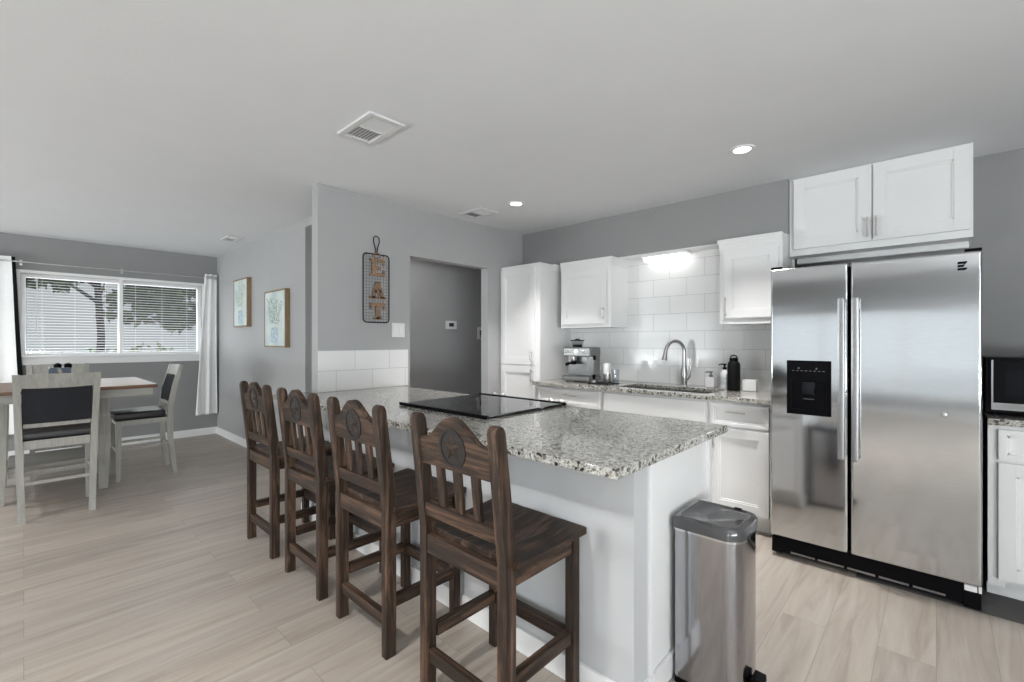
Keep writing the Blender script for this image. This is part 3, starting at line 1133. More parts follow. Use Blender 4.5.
# wall cabinet beside the fridge
x0, x1 = -1.199, -0.782
root, o = carcass('wall_cabinet', 'white wall cabinet left of the fridge, above the soap bottles', x0, x1, 3.6, 3.9, z0, z1, UP)
b = MB(o)
b.box(x0, x1, 3.60, YB - 0.009, z0, z1, 0.002)
b.build('body', 'white', root)
b = MB(o)
crown(b, x0, x1, 3.60, z1, 2.042, True, False)
b.build('crown_moulding', 'white', root)
d = MB(o)
shaker_y(d, x0 + 0.03, x1 - 0.02, z0 + 0.045, z1 - 0.02, 3.60)
dr = d.build('door', 'white', root)
pull(o, (-1.150, 3.58, 1.46), (-1.150, 3.58, 1.605), (0, -0.028, 0)).build('handle', 'nickel', dr)
# cabinet over the fridge
x0, x1, z0, z1 = -0.7765, 0.158, 1.888, CH - 0.001
root, o = carcass('wall_cabinet', 'wide white two door cabinet over the fridge', x0, x1, 3.77, 4.09, z0, z1, UP)
b = MB(o)
b.box(x0, x1, 3.775, YR - 0.002, z0, z1, 0.002)
b.box(x0 + 0.02, x1 - 0.01, 3.90, 3.93, 1.845, 1.888, 0.012)
b.build('body', 'white', root)
for (a0, a1, hx) in ((x0 + 0.03, -0.308, -0.327), (-0.300, x1 - 0.012, -0.281)):
    d = MB(o)
    shaker_y(d, a0, a1, z0 + 0.045, z1 - 0.012, 3.775, 0.07)
    dr = d.build('door', 'white', root)
    pull(o, (hx, 3.755, 1.955), (hx, 3.755, 2.085), (0, -0.028, 0)).build('handle', 'nickel', dr)
# pantry
x0, x1, z0, z1 = XP + 0.003, -2.79, 0.0, 2.015
root, o = carcass('pantry_cabinet', 'tall white pantry cabinet in the kitchen corner', x0, x1, 3.37, 3.9, z0, z1, None)
b = MB(o)
b.box(x0, x1, 3.39, YB - 0.009, 0.1, z1, 0.002)
b.box(x0, x1, 3.45, YB - 0.009, 0.0, 0.1)
b.build('body', 'white', root)
b = MB(o)
b.box(x0, x1 + 0.004, 3.386, YS - 0.002, z1, 2.04, 0.003)
b.box(x0, x1 + 0.016, 3.60, YS - 0.002, 1.985, 2.046, 0.004)
b.build('crown_moulding', 'white', root)
d = MB(o)
shaker_y(d, x0 + 0.012, x1 - 0.055, 1.045, z1 - 0.012, 3.39, 0.07)
dr = d.build('door', 'white', root)
pull(o, (-2.875, 3.37, 1.062), (-2.875, 3.37, 1.185), (0, -0.028, 0)).build('handle', 'nickel', dr)
d = MB(o)
shaker_y(d, x0 + 0.012, x1 - 0.055, 0.13, 1.035, 3.39, 0.07)
dr = d.build('door', 'white', root)
pull(o, (-2.875, 3.37, 0.885), (-2.875, 3.37, 1.005), (0, -0.028, 0)).build('handle', 'nickel', dr)

# base cabinets
BS = 'white base cabinets along the kitchen wall'
YC = 3.31
def base_cab(x0, x1, label, kind, y=YC, yback=YB - 0.009):
    root, o = carcass('base_cabinet', label, x0, x1, y, yback, 0, 0.866, BS)
    b = MB(o)
    if kind == 'sink':      # open top for the bowl
        b.box(x0, x1, y, y + 0.02, 0.1, 0.866, 0.002)
        b.box(x0, x0 + 0.018, y + 0.02, yback, 0.1, 0.866)
        b.box(x1 - 0.018, x1, y + 0.02, yback, 0.1, 0.866)
        b.box(x0 + 0.018, x1 - 0.018, y + 0.02, yback, 0.1, 0.118)
    else:
        b.box(x0, x1, y, yback, 0.1, 0.866, 0.002)
    b.box(x0 + 0.002, x1 - 0.002, y + 0.07, yback, 0, 0.1)
    b.build('body', 'white', root)
    return root, o

x0, x1 = -2.785, -2.045
root, o = base_cab(x0, x1, 'white base cabinet under the coffee machine', 'drawer')
d = MB(o)
shaker_y(d, x0 + 0.05, x1 - 0.015, 0.705, 0.850, YC, 0.03)
dr = d.build('drawer', 'white', root)
pull(o, (-2.43, YC - 0.02, 0.805), (-2.28, YC - 0.02, 0.805), (0, -0.028, 0)).build('handle', 'nickel', dr)
for a0, a1, hx in ((x0 + 0.05, -2.400, -2.43), (-2.393, x1 - 0.015, -2.363)):
    d = MB(o)
    shaker_y(d, a0, a1, 0.125, 0.69, YC)
    dr = d.build('door', 'white', root)
    pull(o, (hx, YC - 0.02, 0.55), (hx, YC - 0.02, 0.66), (0, -0.028, 0)).build('handle', 'nickel', dr)
x0, x1 = -2.042, -1.188
root, o = base_cab(x0, x1, 'white base cabinet under the sink', 'sink')
d = MB(o)
d.box(x0 + 0.012, x1 - 0.012, YC - 0.02, YC, 0.705, 0.850, 0.003)
d.build('false_front', 'white', root)
for a0, a1, hx in ((x0 + 0.012, -1.618, -1.648), (-1.612, x1 - 0.012, -1.582)):
    d = MB(o)
    shaker_y(d, a0, a1, 0.125, 0.69, YC)
    dr = d.build('door', 'white', root)
    pull(o, (hx, YC - 0.02, 0.55), (hx, YC - 0.02, 0.66), (0, -0.028, 0)).build('handle', 'nickel', dr)
x0, x1 = -1.185, -0.772
root, o = base_cab(x0, x1, 'white base cabinet beside the fridge', 'drawer')
d = MB(o)
shaker_y(d, x0 + 0.02, x1 - 0.02, 0.695, 0.850, YC, 0.025)
dr = d.build('drawer', 'white', root)
pull(o, (-1.05, YC - 0.02, 0.797), (-0.93, YC - 0.02, 0.797), (0, -0.028, 0)).build('handle', 'nickel', dr)
d = MB(o)
shaker_y(d, x0 + 0.02, x1 - 0.02, 0.125, 0.68, YC)
dr = d.build('door', 'white', root)
pull(o, (-1.135, YC - 0.02, 0.54), (-1.135, YC - 0.02, 0.655), (0, -0.028, 0)).build('handle', 'nickel', dr)

# back countertop with an undermount sink cut-out
KX0, KX1, KY0, KY1 = -1.96, -1.205, 3.365, 3.735
ct = MB((-1.77, 3.58, 0.868))
cx0, cx1, cy0, cy1 = -2.786, -0.768, 3.268, YB - 0.009
outer = [(cx0, cy0), (cx1, cy0), (cx1, cy1), (cx0, cy1)]
inner = [(KX0, KY0), (KX1, KY0), (KX1, KY1), (KX0, KY1)]
bmv = {}
for z in (0.868, 0.90):
    bmv[z] = ([ct.bm.verts.new((x, y, z)) for x, y in outer], [ct.bm.verts.new((x, y, z)) for x, y in inner])
for k in range(4):
    j = (k + 1) % 4
    for z, flip in ((0.90, False), (0.868, True)):
        O, I = bmv[z]
        f = [O[k], O[j], I[j], I[k]]
        ct.bm.faces.new(f[::-1] if flip else f)
    for idx in (0, 1):
        A, B = bmv[0.868][idx], bmv[0.90][idx]
        f = [A[k], A[j], B[j], B[k]]
        ct.bm.faces.new(f if idx == 0 else f[::-1])
ct._done(list(ct.bm.verts))
bmesh.ops.recalc_face_normals(ct.bm, faces=ct.bm.faces)
hor = [e for e in ct.bm.edges if e.calc_face_angle(0) > 1.0 and abs(e.verts[0].co.z - e.verts[1].co.z) < 1e-5]
ct.bev = True
bmesh.ops.bevel(ct.bm, geom=hor, offset=0.004, segments=2, profile=0.6, affect='EDGES')
tag(ct.build('kitchen_countertop', 'granite'), 'speckled granite countertop along the wall, holding the sink', 'countertop')

sk = MB((-1.54, 3.55, 0.67))
tw = 0.004
sk.box(KX0 - 0.008, KX1 + 0.008, KY0 - 0.008, KY1 + 0.008, 0.660, 0.666)
sk.box(KX0 - 0.008, KX0 - 0.004, KY0 - 0.008, KY1 + 0.008, 0.666, 0.8665)
sk.box(KX1 + 0.004, KX1 + 0.008, KY0 - 0.008, KY1 + 0.008, 0.666, 0.8665)
sk.box(KX0 - 0.004, KX1 + 0.004, KY0 - 0.008, KY0 - 0.004, 0.666, 0.8665)
sk.box(KX0 - 0.004, KX1 + 0.004, KY1 + 0.004, KY1 + 0.008, 0.666, 0.8665)
skr = sk.build('sink', 'steel_dark')
tag(skr, 'undermount steel sink bowl set in the granite counter', 'sink')
dn = MB((-1.54, 3.55, 0.67))
dn.lathe([(0.045, 0.6661), (0.045, 0.669), (0.035, 0.6695), (0.0, 0.668)], (-1.54, 3.55, 0), 24)
dn.build('drain', 'nickel', skr)

# faucet
fc = thing('faucet', 'brushed nickel pull-down faucet behind the sink', 'faucet', (-1.555, 3.80, 0.90))
b = MB()
b.lathe([(0.030, 0.0), (0.030, 0.006), (0.024, 0.012), (0.025, 0.05), (0.029, 0.09), (0.026, 0.13), (0.019, 0.17), (0.017, 0.20)], (0, 0, 0), 20)
b.build('base', 'nickel', fc)
b = MB()
arc = [(0, 0, 0.19), (0.0, 0.0, 0.27)]
dv = Vector((-0.55, -0.84, 0)).normalized()
for k in range(1, 15):
    a = k / 14 * math.radians(168)
    arc.append((dv.x * 0.088 * (1 - math.cos(a)), dv.y * 0.088 * (1 - math.cos(a)), 0.285 + 0.095 * math.sin(a)))
e = Vector(arc[-1])
b.tube(arc, [0.017, 0.0155] + [0.0145] * 14, 14)
b.build('spout', 'nickel', fc)
b = MB()
b.tube([e, e + dv * 0.006 + Vector((0, 0, -0.035)), e + dv * 0.016 + Vector((0, 0, -0.085))], [0.0145, 0.0165, 0.022], 14)
b.build('spray_head', 'nickel', fc)
b = MB()
b.tube([(0.022, 0, 0.06), (0.040, 0.0, 0.085), (0.050, 0.0, 0.14), (0.052, 0.0, 0.235)], [0.014, 0.014, 0.011, 0.007], 12)
b.build('lever', 'nickel', fc)

# soffit light over the sink
sl = thing('sink_light', 'lit white wraparound light under the soffit over the sink', 'light', (-1.72, 3.815, 2.04))
b = MB()
b.box(-0.20, 0.20, -0.075, 0.075, -0.022, 0.0025, 0.006)
b.build('housing', 'plate', sl)
b = MB()
pr = [(-0.066, -0.0225), (0.066, -0.0225), (0.058, -0.045), (0.030, -0.055), (-0.030, -0.055), (-0.058, -0.045)]
b.prism(pr, -0.185, 0.185, 'yz')
b.build('diffuser', 'led_glow', sl)

# coffee machine
cm = thing('espresso_machine', 'stainless espresso machine with a bean hopper on the wall counter', 'coffee machine', (-2.455, 3.60, 0.9002), math.radians(10))
cm.scale = (0.86, 0.86, 0.96)
b = MB()
b.box(-0.165, 0.165, -0.16, 0.15, 0.012, 0.055, 0.012)
for sx_ in (-0.13, 0.13):
    for sy_ in (-0.12, 0.11):
        b.cyl((sx_, sy_, 0), (sx_, sy_, 0.014), 0.015, 12)
bs = b.build('base', 'steel_mid', cm)
b = MB()
b.box(-0.15, 0.15, -0.155, -0.03, 0.0555, 0.060, 0.002)
b.build('drip_tray', 'steel_dark', bs)
b = MB()
b.box(-0.155, 0.155, -0.02, 0.15, 0.056, 0.30, 0.008)
b.build('body', 'steel_mid', cm)
b = MB()
b.box(-0.162, 0.162, -0.14, 0.15, 0.245, 0.335, 0.016)
hdp = b.build('head', 'steel_mid', cm)
b = MB()
b.lathe([(0.028, 0), (0.028, 0.006), (0.022, 0.008), (0, 0.008)], (0.0, -0.140, 0.292), 24, 0, Matrix.Rotation(PI / 2, 3, 'X'))
b.build('gauge', 'plate', hdp)
for gx in (-0.115, -0.075, 0.075, 0.115):
    b = MB()
    b.lathe([(0.013, 0), (0.013, 0.005), (0.010, 0.007), (0, 0.007)], (gx, -0.140, 0.292), 16, 0, Matrix.Rotation(PI / 2, 3, 'X'))
    b.build('button', 'nickel', hdp)
b = MB()
b.lathe([(0.034, 0.0), (0.036, -0.03), (0.030, -0.045)], (-0.06, -0.085, 0.245), 20)
b.build('group_head', 'nickel', cm)
b = MB()
b.lathe([(0.033, 0.0), (0.031, -0.03), (0.020, -0.035)], (-0.06, -0.085, 0.1995), 20)
b.tube([(-0.06, -0.115, 0.185), (-0.07, -0.17, 0.18), (-0.075, -0.225, 0.172)], [0.009, 0.013, 0.015], 10)
b.build('portafilter', 'black', cm)
b = MB()
b.tube([(0.115, -0.09, 0.245), (0.118, -0.10, 0.18), (0.12, -0.12, 0.11)], [0.006, 0.005, 0.005], 8)
b.build('steam_wand', 'nickel', cm)
b = MB()
b.lathe([(0.022, 0), (0.022, 0.02), (0.018, 0.022)], (0.162, -0.05, 0.235), 14, 0, Matrix.Rotation(PI / 2, 3, 'Y'))
b.build('steam_knob', 'black', cm)
b = MB()
b.lathe([(0.058, 0.335), (0.060, 0.352), (0.070, 0.375), (0.074, 0.395), (0.068, 0.395), (0.056, 0.356)], (-0.07, 0.04, 0), 24)
hp = b.build('bean_hopper', 'clear', cm)
b = MB()
b.lathe([(0.078, 0.3955), (0.078, 0.404), (0.030, 0.408), (0.020, 0.418), (0, 0.418)], (-0.07, 0.04, 0), 24)
b.lathe([(0.052, 0.3355), (0.056, 0.36), (0.0, 0.362)], (-0.07, 0.04, 0), 20)
b.build('hopper_lid', 'black', hp)

# coffee bits on a black mat
mt = MB((-2.17, 3.53, 0.90))
mt.box(-2.275, -2.065, 3.42, 3.63, 0.9003, 0.906, 0.002)
tag(mt.build('counter_mat', 'black_matte'), 'thin black mat beside the espresso machine', 'mat')
cj = thing('canister', 'white lidded steel canister on the black mat', 'canister', (-2.145, 3.545, 0.9063))
b = MB()
b.lathe([(0.030, 0), (0.032, 0.004), (0.032, 0.082)], (0, 0, 0), 24)
b.build('body', 'nickel', cj)
b = MB()
b.lathe([(0.033, 0.0825), (0.033, 0.170), (0.029, 0.176), (0, 0.176)], (0, 0, 0), 24)
b.build('lid', 'plate', cj)
cg = MB((-2.105, 3.60, 0.9063))
cg.lathe([(0.028, 0.0), (0.030, 0.003), (0.033, 0.12), (0.031, 0.12), (0.028, 0.005), (0, 0.005)], (-2.095, 3.605, 0.9063), 24)
tag(cg.build('clear_tumbler', 'clear'), 'clear tumbler behind the white canister', 'tumbler')
tp = thing('tamper', 'small steel coffee tamper with a black handle beside the machine', 'tamper', (-2.235, 3.47, 0.9063))
b = MB()
b.lathe([(0.026, 0), (0.027, 0.004), (0.027, 0.018), (0.012, 0.024), (0.008, 0.03)], (0, 0, 0), 20)
b.build('base', 'nickel', tp)
b = MB()
b.lathe([(0.008, 0.0302), (0.013, 0.045), (0.017, 0.060), (0.012, 0.074), (0, 0.077)], (0, 0, 0), 20)
b.build('handle', 'black', tp)

# soaps by the sink
def pump_bottle(loc, r, h, body, label, pump='black', square=False):
    root = thing('soap_bottle', label, 'bottle', loc, 0, 'soap bottles behind the sink')
    b = MB()
    if square:
        b.box(-r, r, -r, r, 0, h, 0.008)
    else:
        b.lathe([(r * 0.92, 0), (r, 0.006), (r, h * 0.78), (r * 0.8, h * 0.90), (r * 0.38, h * 0.98), (r * 0.36, h)], (0, 0, 0), 24)
    bo = b.build('bottle_body', body, root)
    b = MB()
    n = r * 0.42
    b.lathe([(n, h + 0.0003), (n, h + 0.016), (n * 0.5, h + 0.018), (n * 0.4, h + 0.034), (n * 0.9, h + 0.035), (n * 0.9, h + 0.046), (0, h + 0.047)], (0, 0, 0), 16)
    b.tube([(0, 0, h + 0.041), (-0.028, -0.012, h + 0.041), (-0.040, -0.018, h + 0.034)], [0.006, 0.005, 0.004], 8)
    b.build('pump', pump, root)
    return root, bo

pump_bottle((-1.352, 3.845, 0.9003), 0.036, 0.085, 'plate', 'short white soap bottle with a dark pump, next to the faucet', 'grey_plastic', True)
rb, bo = pump_bottle((-1.222, 3.775, 0.9003), 0.036, 0.155, 'plate', 'white soap bottle with a black pump beside the tall black bottle')
b = MB()
b.lathe([(0.0363, 0.035), (0.0366, 0.036), (0.0366, 0.095), (0.0363, 0.096)], (0, 0, 0), 24)
b.build('bottle_label', 'clear', bo)
bk = thing('water_bottle', 'tall matte black bottle with a loop cap near the fridge', 'bottle', (-1.135, 3.71, 0.9003))
b = MB()
b.lathe([(0.042, 0), (0.045, 0.005), (0.045, 0.195), (0.040, 0.215), (0.030, 0.225)], (0, 0, 0), 24)
b.build('bottle_body', 'black_matte', bk)
b = MB()
b.lathe([(0.031, 0.2253), (0.031, 0.248), (0.024, 0.252), (0, 0.252)], (0, 0, 0), 20)
b.tube([(-0.024, 0, 0.24), (-0.022, 0, 0.262), (0, 0, 0.272), (0.022, 0, 0.262), (0.024, 0, 0.24)], 0.005, 8)
b.build('cap', 'black', bk)
dx = MB((-1.03, 3.765, 0.9003))
dx.box(-1.085, -0.985, 3.735, 3.80, 0.9003, 0.987, 0.008)
dxr = tag(dx.build('sponge_box', 'plate'), 'small white box beside the tall black bottle', 'box')

# ------------------------------------------------------------------ fridge
FX0, FX1, FY = -0.727, 0.158, 3.05
fr = thing('refrigerator', 'stainless side-by-side refrigerator with a black ice dispenser', 'refrigerator', (-0.285, 3.5, 0))
o = fr.location
b = MB(o)
b.box(FX0 + 0.006, FX1 - 0.006, FY + 0.078, 3.97, 0.03, 1.695, 0.004)
b.build('case', 'black', fr)
FS = -0.345
doors = []
for a0, a1 in ((FX0, FS - 0.006), (FS + 0.006, FX1)):
    b = MB(o)
    b.box(a0, a1, FY, FY + 0.070, 0.125, 1.705, 0.012, seg=3)
    doors.append(b.build('door', 'steel', fr))
for hx, dr in ((FS - 0.030, doors[0]), (FS + 0.030, doors[1])):
    b = MB(o)
    b.box(hx - 0.016, hx + 0.016, FY - 0.058, FY - 0.034, 0.640, 1.512, 0.009)
    b.box(hx - 0.013, hx + 0.013, FY - 0.036, FY - 0.0003, 0.655, 0.700, 0.006)
    b.box(hx - 0.013, hx + 0.013, FY - 0.036, FY - 0.0003, 1.452, 1.497, 0.006)
    b.build('handle', 'steel_handle', dr)
# dispenser: black bezel with a real recess panel, paddle and buttons
DX0, DX1, DZ0, DZ1 = -0.640, -0.425, 0.858, 1.168
b = MB(o)
y0 = FY - 0.008
b.box(DX0, DX1, y0, FY - 0.0003, DZ0, DZ0 + 0.03, 0.003)
b.box(DX0, DX1, y0, FY - 0.0003, DZ1 - 0.115, DZ1, 0.003)
b.box(DX0, DX0 + 0.022, y0, FY - 0.0003, DZ0 + 0.025, DZ1 - 0.11, 0.003)
b.box(DX1 - 0.022, DX1, y0, FY - 0.0003, DZ0 + 0.025, DZ1 - 0.11, 0.003)
b.box(DX0 + 0.02, DX1 - 0.02, FY - 0.003, FY - 0.0004, DZ0 + 0.025, DZ1 - 0.11)
ds = b.build('dispenser', 'black', doors[0])
b = MB(o)
b.box(-0.562, -0.502, FY - 0.016, FY - 0.0035, 0.975, 1.045, 0.004)
b.build('paddle', 'dark_glass', ds)
b = MB(o)
for k in range(8):
    b.box(-0.612 + k * 0.021, -0.601 + k * 0.021, y0 - 0.001, y0 + 0.002, 1.108, 1.111)
for bx_ in (-0.583, -0.497):
    b.box(bx_, bx_ + 0.007, y0 - 0.001, y0 + 0.002, 1.120, 1.128)
b.box(-0.560, -0.505, FY - 0.0045, FY - 0.0025, 0.948, 0.951)
b.build('button_row', 'grey_plastic', ds)
# badge of stacked slanted bars
b = MB(o)
for k, z in enumerate((1.653, 1.638, 1.623)):
    e = (0.034, 0.026, 0.034)[k]
    sh_ = (0.0, -0.004, 0.0)[k]
    b.prism([(0.073, z - 0.0055), (0.073 + e - 0.006, z - 0.0055), (0.073 + e, z), (0.073 + e - (0.004 if k == 1 else 0), z + 0.0055), (0.073 + 0.003, z + 0.0055)], FY - 0.0035, FY - 0.0004, 'xz')
b.prism([(0.094, 1.6435), (0.100, 1.6435), (0.107, 1.659), (0.101, 1.659)], FY - 0.0034, FY - 0.0005, 'xz')
b.build('badge', 'black', doors[1])
b = MB(o)
b.lathe([(0.014, 0), (0.014, 0.004), (0.009, 0.009), (0, 0.010)], (0.029, FY - 0.0003, 0.922), 20, 0, Matrix.Rotation(PI / 2, 3, 'X'))
b.build('button', 'nickel', doors[1])
# hinges and base grille
for hx in (FX0 + 0.03, FX1 - 0.03):
    b = MB(o)
    b.box(hx - 0.03, hx + 0.03, FY + 0.012, FY + 0.16, 1.7055, 1.720, 0.004)
    b.build('hinge_cover', 'black', fr)
b = MB(o)
b.box(FX0 + 0.008, FX1 - 0.002, FY + 0.03, FY + 0.076, 0.022, 0.120, 0.004)
b.box(FX0 + 0.002, FX0 + 0.06, FY + 0.022, FY + 0.07, 0.018, 0.112, 0.006)
b.box(FX1 - 0.062, FX1 - 0.001, FY + 0.022, FY + 0.07, 0.008, 0.085, 0.006)
gr = b.build('base_grille', 'black', fr)
b = MB(o)
for k in range(5):
    xx = FX0 + 0.10 + k * 0.135
    b.box(xx, xx + 0.12, FY + 0.0275, FY + 0.031, 0.030, 0.040)
b.build('grille_slot', 'steel_dark', gr)
b = MB(o)
b.box(FX1 - 0.060, FX1 - 0.016, FY + 0.016, FY + 0.06, 0.090, 0.118, 0.003)
b.box(FX1 - 0.012, FX1 - 0.001, FY + 0.016, FY + 0.04, 0.090, 0.122, 0.003)
b.build('door_hinge', 'plate', fr)
for fx in (FX0 + 0.05, FX1 - 0.05):
    for fy_ in (FY + 0.12, 3.90):
        b = MB(o)
        b.cyl((fx, fy_, 0.0), (fx, fy_, 0.031), 0.018, 12)
        b.build('foot', 'black', fr)

# ------------------------------------------------------------------ right of the fridge
x0, x1 = 0.187, 1.10
root, o = carcass('base_cabinet', 'white base cabinet under the microwave, right of the fridge', x0, x1, 3.27, 4.09, 0, 0.866, BS)
b = MB(o)
b.box(x0, x1, 3.27, YR - 0.002, 0.1, 0.866, 0.002)
b.box(x0, x0 + 0.06, 3.265, 3.33, 0.075, 0.12, 0.002)
b.box(x0 + 0.002, x1, 3.35, YR - 0.002, 0.0, 0.1)
b.build('body', 'white', root)
for a0, a1 in ((x0 + 0.035, 0.64), (0.648, x1 - 0.02)):
    d = MB(o)
    shaker_y(d, a0, a1, 0.70, 0.848, 3.27, 0.03)
    dr = d.build('drawer', 'white', root)
    pull(o, ((a0 + a1) / 2 - 0.06, 3.25, 0.775), ((a0 + a1) / 2 + 0.06, 3.25, 0.775), (0, -0.028, 0)).build('handle', 'nickel', dr)
    d = MB(o)
    shaker_y(d, a0, a1, 0.115, 0.685, 3.27)
    dr = d.build('door', 'white', root)
    pull(o, (a1 - 0.04, 3.25, 0.54), (a1 - 0.04, 3.25, 0.655), (0, -0.028, 0)).build('handle', 'nickel', dr)
ct = MB((0.64, 3.67, 0.868))
ct.box(0.184, 1.12, 3.235, YR - 0.002, 0.868, 0.90, 0.004)
tag(ct.build('side_countertop', 'granite'), 'dark speckled granite counter under the microwave', 'countertop')
mw = thing('microwave', 'black and steel microwave on the counter right of the fridge', 'microwave', (0.45, 3.62, 0.90))
o = mw.location
b = MB(o)
b.box(0.186, 0.70, 3.405, 3.80, 0.912, 1.197, 0.004)
for fx in (0.22, 0.66):
    for fy_ in (3.44, 3.76):
        b.cyl((fx, fy_, 0.9003), (fx, fy_, 0.913), 0.012, 10)
b.build('body', 'black', mw)
b = MB(o)
b.box(0.207, 0.570, 3.380, 3.404, 0.930, 1.183, 0.004)
md = b.build('door', 'black', mw)
b = MB(o)
b.box(0.2065, 0.213, 3.377, 3.3815, 0.930, 1.183)
b.box(0.213, 0.570, 3.377, 3.3815, 0.930, 0.966)
b.build('steel_trim', 'steel', md)
b = MB(o)
b.box(0.255, 0.53, 3.377, 3.3795, 1.00, 1.130, 0.001)
b.build('door_window', 'dark_glass', md)
b = MB(o)
b.box(0.574, 0.697, 3.382, 3.404, 0.930, 1.183, 0.003)
cp = b.build('control_panel', 'black', mw)
b = MB(o)
for r_ in range(4):
    for q in range(3):
        b.box(0.592 + q * 0.032, 0.614 + q * 0.032, 3.3795, 3.3825, 0.985 + r_ * 0.032, 1.005 + r_ * 0.032, 0.001)
b.build('keypad', 'grey_plastic', cp)

# ------------------------------------------------------------------ steel pedal bin
BX0, BX1, BY0, BY1 = -0.732, -0.496, 1.665, 1.925
bn = thing('trash_can', 'slim stainless step bin standing against the island end', 'trash can', ((BX0 + BX1) / 2, (BY0 + BY1) / 2, 0))
def dshape(grow=0.0, r=0.055, bow=0.0):
    """rounded rectangle, straight back at low x, softly bowed front at high x"""
    xa, xb, ya, yb_ = -0.118 - grow, 0.118 + grow, -0.13 - grow, 0.13 + grow
    pts = []
    for cx_, cy_, a0, rr in ((xb - r, yb_ - r, 0, r), (xa + 0.018, yb_ - 0.018, 90, 0.018), (xa + 0.018, ya + 0.018, 180, 0.018), (xb - r, ya + r, 270, r)):
        for k in range(7):
            a = math.radians(a0 + 15 * k)
            pts.append((cx_ + rr * math.cos(a), cy_ + rr * math.sin(a)))
    out = []
    for x, y in pts:
        if x > 0.04:
            x += bow * (1 - (y / (yb_ + 0.001)) ** 2)
        out.append((x, y))
    # a few extra points across the bowed front
    out += [(xb + bow * (1 - (y / yb_) ** 2), y) for y in (-0.05, -0.02, 0.02, 0.05)]
    return out
b = MB()
b.prism(dshape(-0.004, 0.055, 0.012), 0.0, 0.022, 'xy')
b.build('base_ring', 'black', bn)
b = MB()
b.prism(dshape(-0.006, 0.055, 0.012), 0.0222, 0.572, 'xy')
b.build('body', 'steel_bin', bn)
b = MB()
b.prism(dshape(-0.002, 0.055, 0.012), 0.5722, 0.580, 'xy')
b.build('rim', 'steel', bn)
b = MB()
rings = [[(x, y, 0.5802) for x, y in dshape(-0.001, 0.055, 0.012)], [(x, y, 0.612) for x, y in dshape(0.0, 0.055, 0.012)],
         [(x, y, 0.620) for x, y in dshape(-0.004, 0.055, 0.012)], [(x, y, 0.624) for x, y in dshape(-0.020, 0.045, 0.010)],
         [(x, y, 0.621) for x, y in dshape(-0.024, 0.04, 0.009)]]
b.loft(rings)
ld = b.build('lid', 'grey_plastic', bn)
ld.data.materials.clear()
M['lid_plastic'] = plain('glossy_grey_lid', (0.065, 0.065, 0.068), 0.12)
ld.data.materials.append(M['lid_plastic'])
b = MB()
b.box(0.035, 0.062, 0.098, 0.112, 0.6245, 0.629, 0.002)
b.build('lid_button', 'black', ld)
b = MB()
b.prism([(0.129, -0.036), (0.166, -0.032), (0.174, 0.0), (0.166, 0.032), (0.129, 0.036)], 0.045, 0.075, 'xy')
b.box(0.110, 0.135, -0.02, 0.02, 0.0225, 0.062, 0.003)
b.build('pedal', 'black', bn)

# ------------------------------------------------------------------ things on the walls
# wire rack with the letters E A T
er = thing('wall_rack', 'black wire rack sign spelling EAT in wooden letters on the grey wall', 'sign', (XP, 1.935, 1.70))
o = Vector((XP, 1.95, 1.70))
RY0, RY1, RZ0, RZ1, RXp = 1.832, 2.062, 1.430, 1.976, XP + 0.030
def rrect(y0, y1, z0, z1, r, x, n=6):
    pts = []
    for cy_, cz_, a0 in ((y1 - r, z1 - r, 0), (y0 + r, z1 - r, 90), (y0 + r, z0 + r, 180), (y1 - r, z0 + r, 270)):
        for k in range(n + 1):
            a = math.radians(a0 + 90 * k / n)
            pts.append((x, cy_ + r * math.cos(a), cz_ + r * math.sin(a)))
    return pts
b = MB(o)
b.tube(rrect(RY0, RY1, RZ0, RZ1, 0.03, RXp), 0.005, 8, 0, True)
for yy in (RY0 + 0.04, RY1 - 0.04):
    for zz in (RZ0 + 0.002, RZ1 - 0.002):
        b.cyl((XP + 0.0004, yy, zz), (RXp, yy, zz), 0.003, 6)
b.build('wire_frame', 'wire', er)
b = MB(o)
n = 9
for k in range(1, n):
    yy = RY0 + (RY1 - RY0) * k / n
    b.cyl((RXp, yy, RZ0), (RXp, yy, RZ1), 0.0009, 5)
n = 22
for k in range(1, n):
    zz = RZ0 + (RZ1 - RZ0) * k / n
    b.cyl((RXp, RY0, zz), (RXp, RY1, zz), 0.0009, 5)
b.build('wire_mesh', 'wire', er)
b = MB(o)
hc = 1.947
b.tube([(RXp, hc - 0.004, RZ1 + 0.004), (RXp, hc - 0.010, RZ1 + 0.05), (RXp, hc - 0.026, RZ1 + 0.10), (RXp, hc - 0.024, RZ1 + 0.13), (RXp, hc - 0.010, RZ1 + 0.145), (RXp, hc + 0.010, RZ1 + 0.145), (RXp, hc + 0.024, RZ1 + 0.13), (RXp, hc + 0.026, RZ1 + 0.10), (RXp, hc + 0.010, RZ1 + 0.05), (RXp, hc + 0.004, RZ1 + 0.004)], 0.0045, 8)
b.build('hanging_loop', 'wire', er)
b = MB(o)
b.tube([(RXp + 0.004, hc - 0.035, RZ1 - 0.01), (RXp + 0.006, hc - 0.02, RZ1 + 0.008), (RXp + 0.006, hc + 0.02, RZ1 + 0.008), (RXp + 0.004, hc + 0.035, RZ1 - 0.01), (RXp + 0.006, hc + 0.012, RZ1 - 0.035), (RXp + 0.006, hc - 0.012, RZ1 - 0.035)], 0.005, 8, 0, True)
b.build('twine', 'letter', er)
LX0, LX1 = RXp + 0.003, RXp + 0.016
def letter(name, polys, yc, zc, sz):
    mb = MB(o)
    for poly in polys:
        mb.prism([(yc + u * sz, zc + v * sz) for u, v in poly], LX0, LX1, 'yz')
    bpart = mb.build('letter', 'letter', er)
    bpart['label'] = name
def R4(a0, a1, b0, b1):
    return [(a0, b0), (a1, b0), (a1, b1), (a0, b1)]
